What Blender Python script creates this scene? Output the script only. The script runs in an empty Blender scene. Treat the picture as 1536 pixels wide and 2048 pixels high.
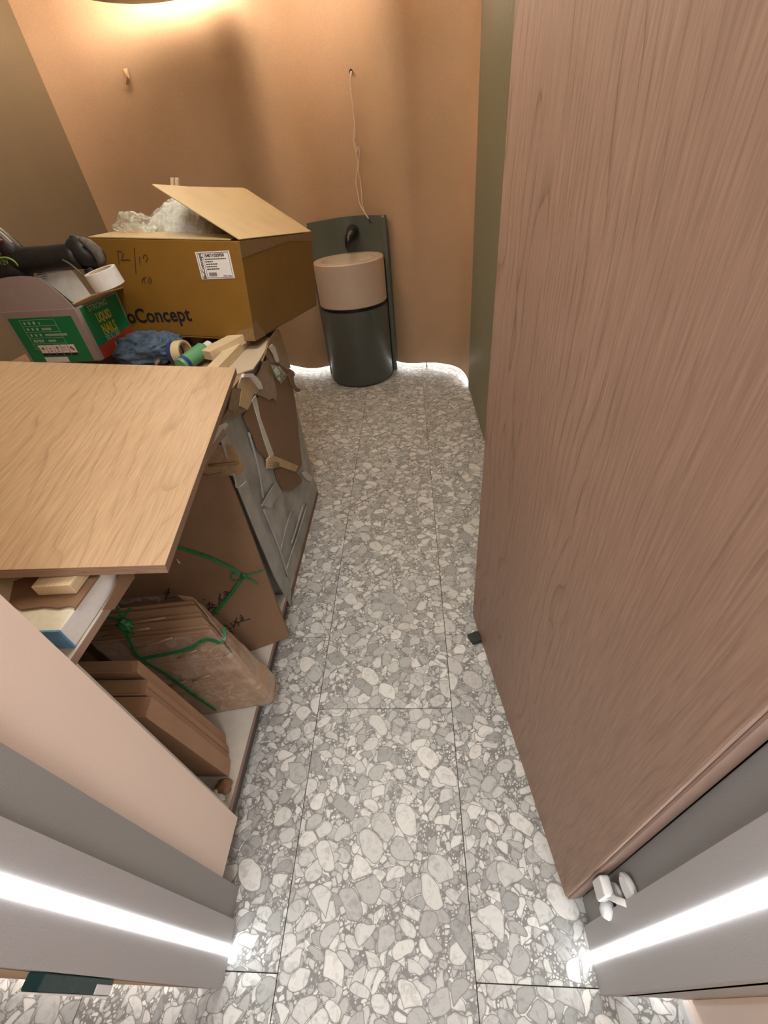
import bpy, math, random
from mathutils import Vector, Matrix, Euler, noise
random.seed(7)
PI = math.pi
sc = bpy.context.scene
COL = sc.collection
V = Vector

# ------------------------------------------------------------------ camera
CX, CY, F, H = 768.0, 1024.0, 838.0, 1.45
_Y = V((806 - CX, CY - 318, -F)); _Z = -V((890 - CX, CY - 2025, -F)); _Z.normalize()
_Y = (_Y - _Y.dot(_Z) * _Z).normalized(); _X = _Y.cross(_Z)
CAMR = Matrix((_X, _Y, _Z))
CAMP = V((0, 0, H))
cam = bpy.data.cameras.new('camera'); co = bpy.data.objects.new('camera', cam); COL.objects.link(co)
cam.sensor_fit = 'VERTICAL'; cam.sensor_height = 24; cam.sensor_width = 18
cam.lens = F / 2048 * 24; cam.clip_start = 0.01; cam.clip_end = 50
co.matrix_world = Matrix.Translation(CAMP) @ CAMR.to_4x4()
sc.camera = co

# ------------------------------------------------------------------ world, exposure, room lights
wd = bpy.data.worlds.new('world'); sc.world = wd; wd.use_nodes = True
wd.node_tree.nodes['Background'].inputs[0].default_value = (0.9, 0.92, 1.0, 1)
wd.node_tree.nodes['Background'].inputs[1].default_value = 0.02
sc.view_settings.view_transform = 'Standard'
sc.view_settings.look = 'None'
sc.view_settings.gamma = 1
sc.view_settings.use_curve_mapping = False
sc.view_settings.exposure = 0.0


def area(name, loc, size, power, color, rot=(0, 0, 0), size_y=None, spread=PI):
    l = bpy.data.lights.new(name, 'AREA'); l.energy = power; l.color = color; l.size = size
    if size_y: l.shape = 'RECTANGLE'; l.size_y = size_y
    l.spread = spread
    o = bpy.data.objects.new(name, l); COL.objects.link(o); o.location = loc; o.rotation_euler = rot
    return o


ROOM_LIGHT = area('room_light', (-0.45, 1.15, 2.46), 0.5, 17.0, (1.0, 0.92, 0.79), size_y=0.9)
BACK_LIGHT = area('back_light', (-0.9, 2.6, 2.46), 0.5, 5.0, (1.0, 0.86, 0.68), size_y=0.6)
HALL_LIGHT = area('hall_light', (-0.1, -0.55, 2.46), 0.5, 24.0, (0.96, 0.97, 1.0), size_y=0.5)
LED_JAMB, LED_BASE, LED_DISC = 21.0, 6.0, 100.0


# ------------------------------------------------------------------ view geometry helpers (calibrated once from the photograph)
def ray(px, py): return CAMR @ V((px - CX, CY - py, -F))
def onplane(px, py, p, n):
    d = ray(px, py); return CAMP + d * ((V(p) - CAMP).dot(V(n)) / d.dot(V(n)))
def atz(px, py, z): return onplane(px, py, (0, 0, z), (0, 0, 1))
def atx(px, py, x): return onplane(px, py, (x, 0, 0), (1, 0, 0))
def aty(px, py, y): return onplane(px, py, (0, y, 0), (0, 1, 0))


# ------------------------------------------------------------------ materials
def newmat(name):
    m = bpy.data.materials.new(name); m.use_nodes = True
    nt = m.node_tree; b = nt.nodes['Principled BSDF']
    return m, nt, b
def N(nt, t, **k):
    n = nt.nodes.new(t)
    for a, v in k.items(): setattr(n, a, v)
    return n
def L(nt, a, b): nt.links.new(a, b)
def math_(nt, op, a, b=None, c=None):
    n = N(nt, 'ShaderNodeMath', operation=op)
    for i, v in enumerate((a, b, c)):
        if v is None: continue
        if isinstance(v, (int, float)): n.inputs[i].default_value = v
        else: L(nt, v, n.inputs[i])
    return n.outputs[0]
def mixc(nt, f, a, b, blend='MIX'):
    n = N(nt, 'ShaderNodeMix', data_type='RGBA', blend_type=blend)
    for s, v in ((n.inputs[0], f), (n.inputs[6], a), (n.inputs[7], b)):
        if isinstance(v, (int, float)): s.default_value = v
        elif isinstance(v, tuple): s.default_value = (*v, 1)
        else: L(nt, v, s)
    return n.outputs[2]
def coords(nt, scale=(1, 1, 1), rot=(0, 0, 0), kind='Object', src=None):
    mp = N(nt, 'ShaderNodeMapping'); mp.inputs['Scale'].default_value = scale; mp.inputs['Rotation'].default_value = rot
    if src is None:
        tc = N(nt, 'ShaderNodeTexCoord'); src = tc.outputs[kind]
    L(nt, src, mp.inputs[0]); return mp.outputs[0]
def noisetex(nt, vec, scale, detail=3, rough=0.5, dist=0):
    n = N(nt, 'ShaderNodeTexNoise'); n.inputs['Scale'].default_value = scale; n.inputs['Detail'].default_value = detail
    n.inputs['Roughness'].default_value = rough; n.inputs['Distortion'].default_value = dist
    L(nt, vec, n.inputs['Vector']); return n.outputs['Fac']
def ramp(nt, fac, stops):
    r = N(nt, 'ShaderNodeValToRGB'); e = r.color_ramp.elements
    while len(e) < len(stops): e.new(0.5)
    for i, (p, c) in enumerate(stops):
        e[i].position = p; e[i].color = (*c, 1) if isinstance(c, tuple) else (c, c, c, 1)
    L(nt, fac, r.inputs[0]); return r.outputs[0]
def bump(nt, b, h, strength=0.2, dist=0.002):
    n = N(nt, 'ShaderNodeBump'); n.inputs['Strength'].default_value = strength; n.inputs['Distance'].default_value = dist
    L(nt, h, n.inputs['Height']); L(nt, n.outputs[0], b.inputs['Normal'])
def plain(name, col, rough=0.5, metal=0.0, nscale=40, var=0.08, bmp=0.1, coat=0.0):
    m, nt, b = newmat(name)
    v = coords(nt); n = noisetex(nt, v, nscale, 4)
    f = ramp(nt, n, [(0.3, 1 - var), (0.7, 1 + var * 0.0)])
    c = mixc(nt, 1.0, tuple(col), f, 'MULTIPLY'); L(nt, c, b.inputs['Base Color'])
    b.inputs['Roughness'].default_value = rough; b.inputs['Metallic'].default_value = metal
    b.inputs['Coat Weight'].default_value = coat
    if bmp: bump(nt, b, n, bmp, 0.001)
    return m
def emit(name, col, s):
    m, nt, b = newmat(name)
    b.inputs['Base Color'].default_value = (0.8, 0.8, 0.8, 1)
    b.inputs['Emission Color'].default_value = (*col, 1); b.inputs['Emission Strength'].default_value = s
    return m
def plaster(name, col, col2):
    m, nt, b = newmat(name); v = coords(nt)
    big = noisetex(nt, v, 1.6, 3, 0.55); fine = noisetex(nt, v, 160, 3, 0.6)
    c = mixc(nt, ramp(nt, big, [(0.35, 0.0), (0.68, 1.0)]), tuple(col), tuple(col2))
    c = mixc(nt, 0.35, c, ramp(nt, fine, [(0.3, 0.62), (0.7, 1.0)]), 'MULTIPLY')
    L(nt, c, b.inputs['Base Color']); b.inputs['Roughness'].default_value = 0.62
    b.inputs['Specular IOR Level'].default_value = 0.25
    bump(nt, b, fine, 0.25, 0.0015); return m
def wood(name, base, light, dark, rot=(0, 0, 0), scale=1.0, rough=0.5, line=0.75, across='X'):
    """grain runs along the local axis that is not 'across'; fine fibres plus distorted cathedral lines"""
    m, nt, b = newmat(name)
    v0 = coords(nt, rot=rot)
    st = (1, 1, 0.09) if across == 'X' else ((1, 0.09, 1))
    v = coords(nt, scale=tuple(s * scale for s in st), src=v0)
    warp = noisetex(nt, v, 2.6, 2, 0.5)
    warp2 = noisetex(nt, coords(nt, scale=(1, .35, .35) if across == 'X' else (1, .25, 1), src=v0), 3.0 * scale, 3, .55)
    sx = N(nt, 'ShaderNodeSeparateXYZ'); L(nt, v, sx.inputs[0])
    a = math_(nt, 'MULTIPLY_ADD', sx.outputs[0], 38.0, math_(nt, 'MULTIPLY', warp, 24.0))
    a = math_(nt, 'ADD', a, math_(nt, 'MULTIPLY', warp2, 7.5))
    fr = math_(nt, 'FRACT', a)
    ln = ramp(nt, fr, [(0.0, 0.15), (0.68, 0.0), (0.90, 0.45), (0.965, 1.0), (1.0, 0.15)])
    brk = ramp(nt, noisetex(nt, coords(nt, scale=(34, 34, 5.5) if across == 'X' else (34, 5.5, 34), src=v0), 1.6 * scale, 3, .6), [(0.34, 0.0), (0.55, 1.0)])
    where = ramp(nt, noisetex(nt, v, 2.2, 2), [(0.36, 0.25), (0.58, 1.0)])
    lnm = math_(nt, 'MULTIPLY', math_(nt, 'MULTIPLY', ln, brk), where)
    fib = noisetex(nt, coords(nt, scale=(280, 280, 9) if across == 'X' else (280, 9, 280), src=v0), 1.0, 4, .6)
    big = noisetex(nt, v, 4.0, 2)
    c = mixc(nt, ramp(nt, big, [(0.3, 0.0), (0.7, 1.0)]), tuple(base), tuple(light))
    c = mixc(nt, ramp(nt, fib, [(0.35, 0.48), (0.65, 0.0)]), c, tuple(dark))
    c = mixc(nt, math_(nt, 'MULTIPLY', lnm, line), c, tuple(dark))
    L(nt, c, b.inputs['Base Color']); b.inputs['Roughness'].default_value = rough
    b.inputs['Specular IOR Level'].default_value = 0.35
    bump(nt, b, math_(nt, 'SUBTRACT', fib, lnm), 0.15, 0.001); return m
def cardboard(name, col, dirt=(0.18, 0.11, 0.06), rough=0.75, coat=0.0, flute=True):
    m, nt, b = newmat(name); v = coords(nt)
    n1 = noisetex(nt, v, 7, 4, .6); n2 = noisetex(nt, v, 180, 3, .6)
    c = mixc(nt, ramp(nt, n1, [(0.45, 0.0), (0.85, 0.45)]), tuple(col), tuple(dirt))
    c = mixc(nt, 0.22, c, ramp(nt, n2, [(0.3, 0.5), (0.7, 1.0)]), 'MULTIPLY')
    L(nt, c, b.inputs['Base Color']); b.inputs['Roughness'].default_value = rough
    b.inputs['Coat Weight'].default_value = coat; b.inputs['Coat Roughness'].default_value = 0.25
    bump(nt, b, math_(nt, 'ADD', n1, math_(nt, 'MULTIPLY', n2, 0.2)), 0.3, 0.006); return m
def film(name, tint=(0.9, 0.95, 0.9), opac=0.25, bs=0.8, sc_=25):
    m, nt, b = newmat(name); v = coords(nt)
    n = noisetex(nt, v, sc_, 4, .6, 1.0)
    b.inputs['Base Color'].default_value = (*tint, 1); b.inputs['Roughness'].default_value = 0.18
    bump(nt, b, n, bs, 0.01)
    t = N(nt, 'ShaderNodeBsdfTransparent'); mx = N(nt, 'ShaderNodeMixShader')
    f = ramp(nt, n, [(0.45, opac * 0.4), (0.62, min(1, opac * 2.2))])
    L(nt, f, mx.inputs[0]); L(nt, t.outputs[0], mx.inputs[1]); L(nt, b.outputs[0], mx.inputs[2])
    L(nt, mx.outputs[0], nt.nodes['Material Output'].inputs[0]); return m


def terrazzo():
    m, nt, b = newmat('terrazzo')
    geo = N(nt, 'ShaderNodeNewGeometry'); oi = N(nt, 'ShaderNodeObjectInfo')
    off = N(nt, 'ShaderNodeCombineXYZ')
    r = math_(nt, 'MULTIPLY', oi.outputs['Random'], 61.7); L(nt, r, off.inputs[0]); L(nt, math_(nt, 'MULTIPLY', r, 1.7), off.inputs[1])
    add = N(nt, 'ShaderNodeVectorMath', operation='ADD'); L(nt, geo.outputs['Position'], add.inputs[0]); L(nt, off.outputs[0], add.inputs[1])
    base = add.outputs[0]
    wn = N(nt, 'ShaderNodeTexNoise'); wn.inputs['Scale'].default_value = 16; wn.inputs['Detail'].default_value = 2; L(nt, base, wn.inputs['Vector'])
    wv = N(nt, 'ShaderNodeVectorMath', operation='MULTIPLY_ADD'); L(nt, wn.outputs['Color'], wv.inputs[0]); wv.inputs[1].default_value = (.022, .022, 0); L(nt, base, wv.inputs[2])
    P = wv.outputs[0]
    marb = noisetex(nt, base, 38, 5, .65, 1.2)
    patch = noisetex(nt, base, 2.2, 2)
    matrix = mixc(nt, noisetex(nt, base, 300, 2), (.17, .165, .155), (.28, .27, .255))

    col = matrix
    # smallest first, larger ones laid over: (scale, stretch, rotation, joint width, share kept, light)
    for i, (s, st, rt, w, keep, rmax) in enumerate([(150, 1.2, .3, .14, .35, .56), (90, 1.6, 1.2, .12, .40, .54), (58, 1.3, 2.6, .095, .46, .56), (40, 1.9, .5, .08, .50, .55), (36, 1.8, 2.0, .075, .58, .55), (25, 1.45, 1.0, .058, .58, .53), (18, 1.5, 2.4, .045, .76, .53)]):
        v = coords(nt, scale=(s, s / st, 1), src=coords(nt, rot=(0, 0, rt), src=P))
        f1 = N(nt, 'ShaderNodeTexVoronoi', voronoi_dimensions='2D', feature='F1'); f1.inputs['Scale'].default_value = 1
        de = N(nt, 'ShaderNodeTexVoronoi', voronoi_dimensions='2D', feature='DISTANCE_TO_EDGE'); de.inputs['Scale'].default_value = 1
        L(nt, v, f1.inputs['Vector']); L(nt, v, de.inputs['Vector'])
        cs = N(nt, 'ShaderNodeSeparateColor'); L(nt, f1.outputs['Color'], cs.inputs[0])
        sel = math_(nt, 'GREATER_THAN', cs.outputs[0], keep)
        # a rounded polygon: smooth minimum of the edge distance and the radius left
        rem = math_(nt, 'SUBTRACT', rmax, f1.outputs['Distance'])
        sm = N(nt, 'ShaderNodeMath', operation='SMOOTH_MIN'); L(nt, de.outputs['Distance'], sm.inputs[0]); L(nt, rem, sm.inputs[1]); sm.inputs[2].default_value = .09
        lo = w
        inside = ramp(nt, math_(nt, 'DIVIDE', sm.outputs[0], lo * 2), [(0.36, 0.0), (0.56, 1.0)])
        tone = ramp(nt, cs.outputs[1], [(0.0, (.34, .345, .33)), (.25, (.46, .46, .44)), (.6, (.60, .60, .57)), (1.0, (.76, .755, .71))])
        veins = ramp(nt, marb, [(.35, .74), (.52, 1.0), (.7, .9)])
        chip = mixc(nt, 1.0, tone, veins, 'MULTIPLY')
        rimd = ramp(nt, math_(nt, 'DIVIDE', sm.outputs[0], lo * 2), [(.5, .80), (1.2, 1.0)])
        chip = mixc(nt, 0.7, chip, rimd, 'MULTIPLY')
        wide = ramp(nt, math_(nt, 'DIVIDE', de.outputs['Distance'], lo * 2), [(.08, 0.0), (.25, 1.0)])
        if i >= 1:   # a kept big cell first clears its own ground, so that its joint reads
            clear = math_(nt, 'MULTIPLY', sel, ramp(nt, math_(nt, 'DIVIDE', sm.outputs[0], lo * 2), [(.12, 0.0), (.28, 1.0)]))
            col = mixc(nt, clear, col, matrix)
        col = mixc(nt, math_(nt, 'MULTIPLY', sel, inside), col, chip)
    L(nt, col, b.inputs['Base Color'])
    b.inputs['Roughness'].default_value = 0.38; b.inputs['Specular IOR Level'].default_value = 0.4
    return m


M = dict(
    terrazzo=terrazzo(),
    grout=plain('dark_joint', (.05, .045, .04), .9),
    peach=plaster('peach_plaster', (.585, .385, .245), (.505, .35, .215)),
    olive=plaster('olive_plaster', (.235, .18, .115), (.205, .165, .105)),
    green_wall=plain('green_ribbed_panel', (.235, .215, .135), .38, 0, 90, .1, .05),
    ceiling=plain('ceiling_paint', (.7, .62, .52), .8),
    grey=plain('grey_frame_lacquer', (.43, .405, .40), .48, .0, 500, .16, .1),
    grey_dark=plain('dark_grey_frame', (.31, .295, .28), .55, .0, 500, .16, .1),
    seal=plain('black_seal', (.012, .012, .02), .5),
    led=emit('jamb_led', (.93, .97, 1.0), LED_JAMB),
    led_base=emit('base_led', (.97, .98, 1.0), LED_BASE),
    led_disc=emit('disc_led', (1.0, .84, .68), LED_DISC),
    disc=plain('bronze_disc', (.16, .105, .04), .45, .3),
    door=wood('pink_oak_laminate', (.345, .212, .150), (.40, .252, .18), (.18, .105, .07), across='X', rough=.5, line=.9),
    board=wood('oak_board_face', (.50, .335, .19), (.57, .395, .235), (.30, .185, .10), across='Y', rough=.42, line=.9),
    board_edge=wood('oak_board_edge', (.30, .185, .115), (.37, .235, .15), (.15, .09, .055), rot=(0, 0, PI / 2), across='Y', scale=3, rough=.5),
    edge=plain('brown_edge_band', (.33, .21, .155), .5),
    laminate=plain('peach_laminate', (.88, .70, .58), .42, 0, 300, .05, .03),
    carcass=plain('cream_carcass', (.60, .56, .48), .5),
    kick=plain('dark_kick_plate', (.13, .115, .105), .5),
    card=cardboard('brown_cardboard', (.40, .245, .135)),
    card_dark=cardboard('worn_cardboard', (.25, .145, .078), dirt=(.15, .085, .045)),
    card_carton=cardboard('smooth_carton', (.44, .26, .155), dirt=(.3, .17, .1)),
    card_yellow=cardboard('varnished_cardboard', (.245, .118, .012), dirt=(.16, .075, .010), rough=.55, coat=.12),
    card_flap=cardboard('pale_cardboard', (.54, .395, .20), dirt=(.36, .20, .06), rough=.6, coat=.1),
    card_tan=cardboard('tan_cardboard', (.56, .40, .23)),
    card_cream=cardboard('cream_board', (.56, .46, .33), dirt=(.36, .27, .18)),
    card_wrapped=cardboard('film_covered_cardboard', (.42, .26, .15), dirt=(.25, .15, .07), rough=.4, coat=.8),
    tape=plain('brown_parcel_tape', (.30, .18, .075), .42, 0, 60, .3, .4),
    foam=plain('pale_foam_sheet', (.46, .445, .405), .5, 0, 9, .38, .9),
    foam_white=plain('white_foam', (.66, .62, .56), .8, 0, 120, .08, .2),
    foam_slab=plain('bright_foam', (.82, .78, .74), .8, 0, 120, .06, .2),
    foam_cream=plain('cream_foam', (.76, .70, .54), .8, 0, 120, .1, .2),
    paper=plain('white_paper', (.74, .73, .69), .7, 0, 30, .15, .2),
    white=plain('white_plastic', (.75, .74, .72), .35),
    label=plain('white_label', (.80, .78, .74), .5, 0, 100, .03, 0),
    blue_tape=plain('blue_masking_tape', (.12, .35, .62), .6, 0, 60, .3, .1),
    green_print=plain('green_print', (.010, .21, .075), .35, 0, 60, .06, 0),
    red_print=plain('red_print', (.40, .05, .02), .4),
    grey_card=plain('mauve_grey_card', (.36, .285, .265), .6),
    yellow=plain('yellow_print', (.62, .52, .06), .5),
    pale_print=plain('pale_print', (.45, .55, .42), .5),
    black=plain('black_print', (.012, .011, .013), .5),
    ink=plain('marker_ink', (.035, .018, .015), .6),
    red=plain('red_mark', (.55, .04, .04), .5),
    tool=plain('black_tool_plastic', (.022, .021, .020), .42, 0, 60, .4, .3),
    tool_dust=plain('dusty_tool_plastic', (.16, .135, .11), .7, 0, 50, .5, .4),
    lime=plain('lime_stripe', (.25, .42, .08), .4),
    denim=plain('blue_denim', (.095, .145, .21), .85, 0, 60, .5, .5),
    timber=wood('raw_pine', (.74, .58, .36), (.80, .66, .44), (.52, .36, .19), across='Y', scale=2.0, rough=.7, line=.4),
    masking=plain('cream_masking_tape', (.72, .58, .35), .6),
    navy=plain('navy_tape', (.03, .05, .18), .4),
    can=plain('green_can', (.13, .36, .17), .4),
    strap=plain('green_strap', (.03, .22, .075), .25, 0, 60, .35, .2),
    basin_green=plain('dark_green_lacquer', (.092, .100, .084), .45, 0, 300, .1, .05),
    basin_board=plain('green_back_board', (.115, .135, .108), .45, 0, 300, .1, .05),
    basin_pink=plain('beige_basin', (.60, .46, .36), .4, 0, 30, .06, .02),
    basin_bowl=plain('basin_bowl', (.60, .52, .40), .15),
    basin_dark=plain('basin_gap', (.01, .01, .01), .4),
    faucet=plain('black_faucet', (.012, .009, .009), .2),
    wire=plain('beige_wire', (.80, .62, .50), .5),
    stopper=plain('black_rubber', (.018, .022, .020), .4),
    glass_green=plain('dark_green_glass', (.012, .045, .045), .15, 0, 60, .3, 0),
    film=film('clear_film', (.85, .88, .78), .30),
    film_thin=film('stretch_film', (.9, .86, .8), .10, .9, 40),
    film_green=film('crinkled_film', (.62, .66, .48), .6, 1.0, 60),
)


# ------------------------------------------------------------------ mesh helpers
class MB:
    def __init__(s): s.v = []; s.f = []; s.m = []; s.mi = 0
    def add(s, vs, fs):
        o = len(s.v); s.v += [V(p) for p in vs]; s.f += [[i + o for i in f] for f in fs]; s.m += [s.mi] * len(fs); return s
    def box(s, a, b):
        (x0, y0, z0), (x1, y1, z1) = a, b
        return s.hexa([(x0, y0, z0), (x1, y0, z0), (x1, y1, z0), (x0, y1, z0)], [(x0, y0, z1), (x1, y0, z1), (x1, y1, z1), (x0, y1, z1)])
    def hexa(s, b, t):
        return s.add(list(b) + list(t), [[3, 2, 1, 0], [4, 5, 6, 7], [0, 1, 5, 4], [1, 2, 6, 5], [2, 3, 7, 6], [3, 0, 4, 7]])
    def prism(s, poly, d):
        """flat polygon given in space, thickened by vector d"""
        n = len(poly); d = V(d); P = [V(p) for p in poly]
        return s.add(P + [p + d for p in P], [list(range(n))[::-1], [n + i for i in range(n)]] + [[i, (i + 1) % n, n + (i + 1) % n, n + i] for i in range(n)])
    def tube(s, pts, r, n=8, cap=True):
        P = [V(p) for p in pts]; o = len(s.v); vs = []; fs = []
        rr = r if isinstance(r, (list, tuple)) else [r] * len(P)
        up = None
        for i, p in enumerate(P):
            t = (P[min(i + 1, len(P) - 1)] - P[max(i - 1, 0)]).normalized()
            if up is None: up = t.orthogonal().normalized()
            a = (up - t * up.dot(t)).normalized(); up = a; b = t.cross(a)
            vs += [p + (a * math.cos(2 * PI * k / n) + b * math.sin(2 * PI * k / n)) * rr[i] for k in range(n)]
        for i in range(len(P) - 1):
            for k in range(n): fs.append([i * n + k, i * n + (k + 1) % n, (i + 1) * n + (k + 1) % n, (i + 1) * n + k])
        if cap: fs += [list(range(n))[::-1], [(len(P) - 1) * n + k for k in range(n)]]
        return s.add(vs, fs)
    def lathe(s, prof, c=(0, 0, 0), ax=(0, 0, 1), n=32):
        """prof: (radius, height) pairs about the axis"""
        ax = V(ax).normalized(); a = ax.orthogonal().normalized(); b = ax.cross(a); c = V(c); vs = []; fs = []
        for r, h in prof: vs += [c + ax * h + (a * math.cos(2 * PI * k / n) + b * math.sin(2 * PI * k / n)) * r for k in range(n)]
        for i in range(len(prof) - 1):
            for k in range(n): fs.append([i * n + k, i * n + (k + 1) % n, (i + 1) * n + (k + 1) % n, (i + 1) * n + k])
        return s.add(vs, fs)
    def ribbon(s, pts, w, nrm, t=.001):
        """flat strap through pts, lying in the plane with normal nrm"""
        P = [V(p) for p in pts]; nrm = V(nrm).normalized(); vs = []; fs = []
        for i, p in enumerate(P):
            d = (P[min(i + 1, len(P) - 1)] - P[max(i - 1, 0)]).normalized(); q = nrm.cross(d).normalized() * w / 2
            vs += [p - q, p + q, p + q + nrm * t, p - q + nrm * t]
        for i in range(len(P) - 1):
            for k in range(4): fs.append([i * 4 + k, i * 4 + (k + 1) % 4, (i + 1) * 4 + (k + 1) % 4, (i + 1) * 4 + k])
        fs += [[3, 2, 1, 0], [(len(P) - 1) * 4 + k for k in range(4)]]
        return s.add(vs, fs)
    def grid(s, fn, nu, nv, close_u=False):
        vs = [fn(i / (nu if close_u else nu - 1), j / (nv - 1)) for j in range(nv) for i in range(nu)]
        fs = []
        for j in range(nv - 1):
            for i in range(nu if close_u else nu - 1):
                i2 = (i + 1) % nu; fs.append([j * nu + i, j * nu + i2, (j + 1) * nu + i2, (j + 1) * nu + i])
        return s.add(vs, fs)


MW = {}
def obj(name, mb, mats, parent=None, local=False, bevel=0, smooth=False, origin=None, solid=0):
    W = MW[parent] if parent is not None else Matrix.Translation(V(origin) if origin else V((0, 0, 0)))
    inv = Matrix.Identity(4) if (local and parent is not None) else W.inverted()
    me = bpy.data.meshes.new(name); me.from_pydata([tuple(inv @ p) for p in mb.v], [], mb.f)
    mats = mats if isinstance(mats, (list, tuple)) else [mats]
    for m in mats: me.materials.append(M[m])
    if len(mats) > 1: me.polygons.foreach_set('material_index', mb.m)
    if smooth: me.polygons.foreach_set('use_smooth', [True] * len(me.polygons))
    me.update(); me.validate()
    o = bpy.data.objects.new(name, me); COL.objects.link(o)
    if parent is not None: o.parent = parent
    else: o.matrix_basis = W
    MW[o] = W
    if bevel:
        b = o.modifiers.new('bevel', 'BEVEL'); b.width = bevel; b.segments = 2; b.limit_method = 'ANGLE'; b.harden_normals = False
    if solid:
        b = o.modifiers.new('solid', 'SOLIDIFY'); b.thickness = solid; b.offset = 0
    if smooth == 'auto':
        pass
    return o
def tag(o, label, cat, group=None, kind=None):
    o['label'] = label; o['category'] = cat
    if group: o['group'] = group
    if kind: o['kind'] = kind
    return o
def thing(name, label, cat, loc=(0, 0, 0), mat=None, group=None):
    o = bpy.data.objects.new(name, None); COL.objects.link(o); o.empty_display_size = .05
    W = mat if mat is not None else Matrix.Translation(V(loc)); o.matrix_basis = W; MW[o] = W
    if label: tag(o, label, cat, group)
    return o
def struct(name, label=None, cat=None, loc=(0, 0, 0), mat=None):
    o = thing(name, None, None, loc, mat); o['kind'] = 'structure'
    if label: o['label'] = label; o['category'] = cat
    return o
def S(o, label=None, cat=None):
    o['kind'] = 'structure'
    if label: o['label'] = label; o['category'] = cat
    return o
def text(name, body, mtx, width, mat, parent, bold=0.0, height=None, align='CENTER'):
    """flat print: mtx is local to parent; text lies in its XY plane; scaled to the width"""
    c = bpy.data.curves.new(name, 'FONT'); c.body = body; c.align_x = align; c.align_y = 'CENTER'; c.size = 1; c.offset = bold; c.extrude = 0.002
    c.resolution_u = 3
    c.materials.append(M[mat])
    o = bpy.data.objects.new(name, c); COL.objects.link(o)
    bpy.context.view_layer.update()
    w, h = max(o.dimensions.x, .01), max(o.dimensions.y, .01)
    sx = width / w; sy = height / h if height else sx
    me = bpy.data.meshes.new_from_object(o.evaluated_get(bpy.context.evaluated_depsgraph_get()))
    bpy.data.objects.remove(o)
    me.transform(mtx @ Matrix.Diagonal((sx, sy, .1, 1))); me.materials.clear(); me.materials.append(M[mat])
    for p in me.polygons: p.material_index = 0
    o = bpy.data.objects.new(name, me); COL.objects.link(o); o.parent = parent; MW[o] = MW[parent]
    return o
def frame(o, x, y, z=None):
    """matrix with origin o and axes x, y"""
    x = V(x).normalized(); y = V(y); y = (y - x * y.dot(x)).normalized(); z = x.cross(y)
    m = Matrix((x, y, z)).transposed().to_4x4(); m.translation = V(o); return m
def catmull(P, n=6):
    P = [V(p) for p in P]; out = []
    for i in range(len(P) - 1):
        p0 = P[max(i - 1, 0)]; p1 = P[i]; p2 = P[i + 1]; p3 = P[min(i + 2, len(P) - 1)]
        for k in range(n):
            t = k / n
            out.append(0.5 * ((2 * p1) + (p2 - p0) * t + (2 * p0 - 5 * p1 + 4 * p2 - p3) * t * t + (3 * p1 - p0 - 3 * p2 + p3) * t ** 3))
    out.append(P[-1]); return out
def crumple(c, r, seed, amp=.35, freq=2.2, nu=40, nv=24, sharp=False):
    c = V(c); r = V(r)
    def fn(u, v):
        th = 2 * PI * u; ph = PI * (v * .998 + .001)
        d = V((math.sin(ph) * math.cos(th), math.sin(ph) * math.sin(th), math.cos(ph)))
        n = noise.fractal(d * freq + V((seed, seed * 1.3, 0)), .9, 2.0, 4)
        if sharp: n = 1 - 2 * abs(n) * 1.4
        k = 1 + amp * n
        return c + V((d.x * r.x * k, d.y * r.y * k, d.z * r.z * k))
    return MB().grid(fn, nu, nv, close_u=True)


# ------------------------------------------------------------------ floor: tiles laid on a dark bed
floor = obj('floor', MB().box((-2.5, -1.7, -.05), (1.0, 4.3, -.004)), 'grout'); S(floor, 'grey pebble terrazzo tile floor running under everything', 'floor')
TX = [-.391 + .465 * k for k in range(-5, 4)]
tile_mesh = {}
for ci, x0 in enumerate(TX[:-1]):
    ph = .672 if (ci % 2 == 1) else .046
    if abs(x0 + .391) < .01: ph = .672
    for r in range(-3, 6):
        y0 = ph + .916 * r
        if y0 > 4.2 or y0 + .916 < -1.6: continue
        if 'm' not in tile_mesh:
            mb = MB().box((.0011, .0011, -.008), (.4639, .9149, 0)); t = obj('floor_tile', mb, 'terrazzo', floor); tile_mesh['m'] = t.data
        else:
            t = bpy.data.objects.new('floor_tile', tile_mesh['m']); COL.objects.link(t); t.parent = floor
        t.location = (x0, y0, 0)

# ------------------------------------------------------------------ walls and ceiling
ZC = 2.5
ceil = obj('ceiling', MB().box((-2.5, -1.7, ZC), (1.0, 4.3, ZC + .05)), 'ceiling'); S(ceil)
prof = [(.432, 3.26), (.425, 3.36), (.395, 3.50), (.33, 3.60), (.22, 3.675), (.119, 3.705), (.017, 3.71), (-.07, 3.74), (-.158, 3.81), (-.28, 3.93), (-.45, 3.985), (-.6, 3.94), (-.72, 3.85), (-.82, 3.80),
        (-.90, 3.785), (-.99, 3.81), (-1.10, 3.88), (-1.22, 3.95), (-1.4, 3.97), (-1.6, 3.95), (-1.8, 3.93), (-2.0, 3.90), (-2.18, 3.86), (-2.30, 3.80)]
pc = catmull([(x, y, 0) for x, y in prof], 5)
nx = []
for i, p in enumerate(pc):
    t = (pc[min(i + 1, len(pc) - 1)] - pc[max(i - 1, 0)]).normalized(); nx.append(V((t.y, -t.x, 0)) * -1)
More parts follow.
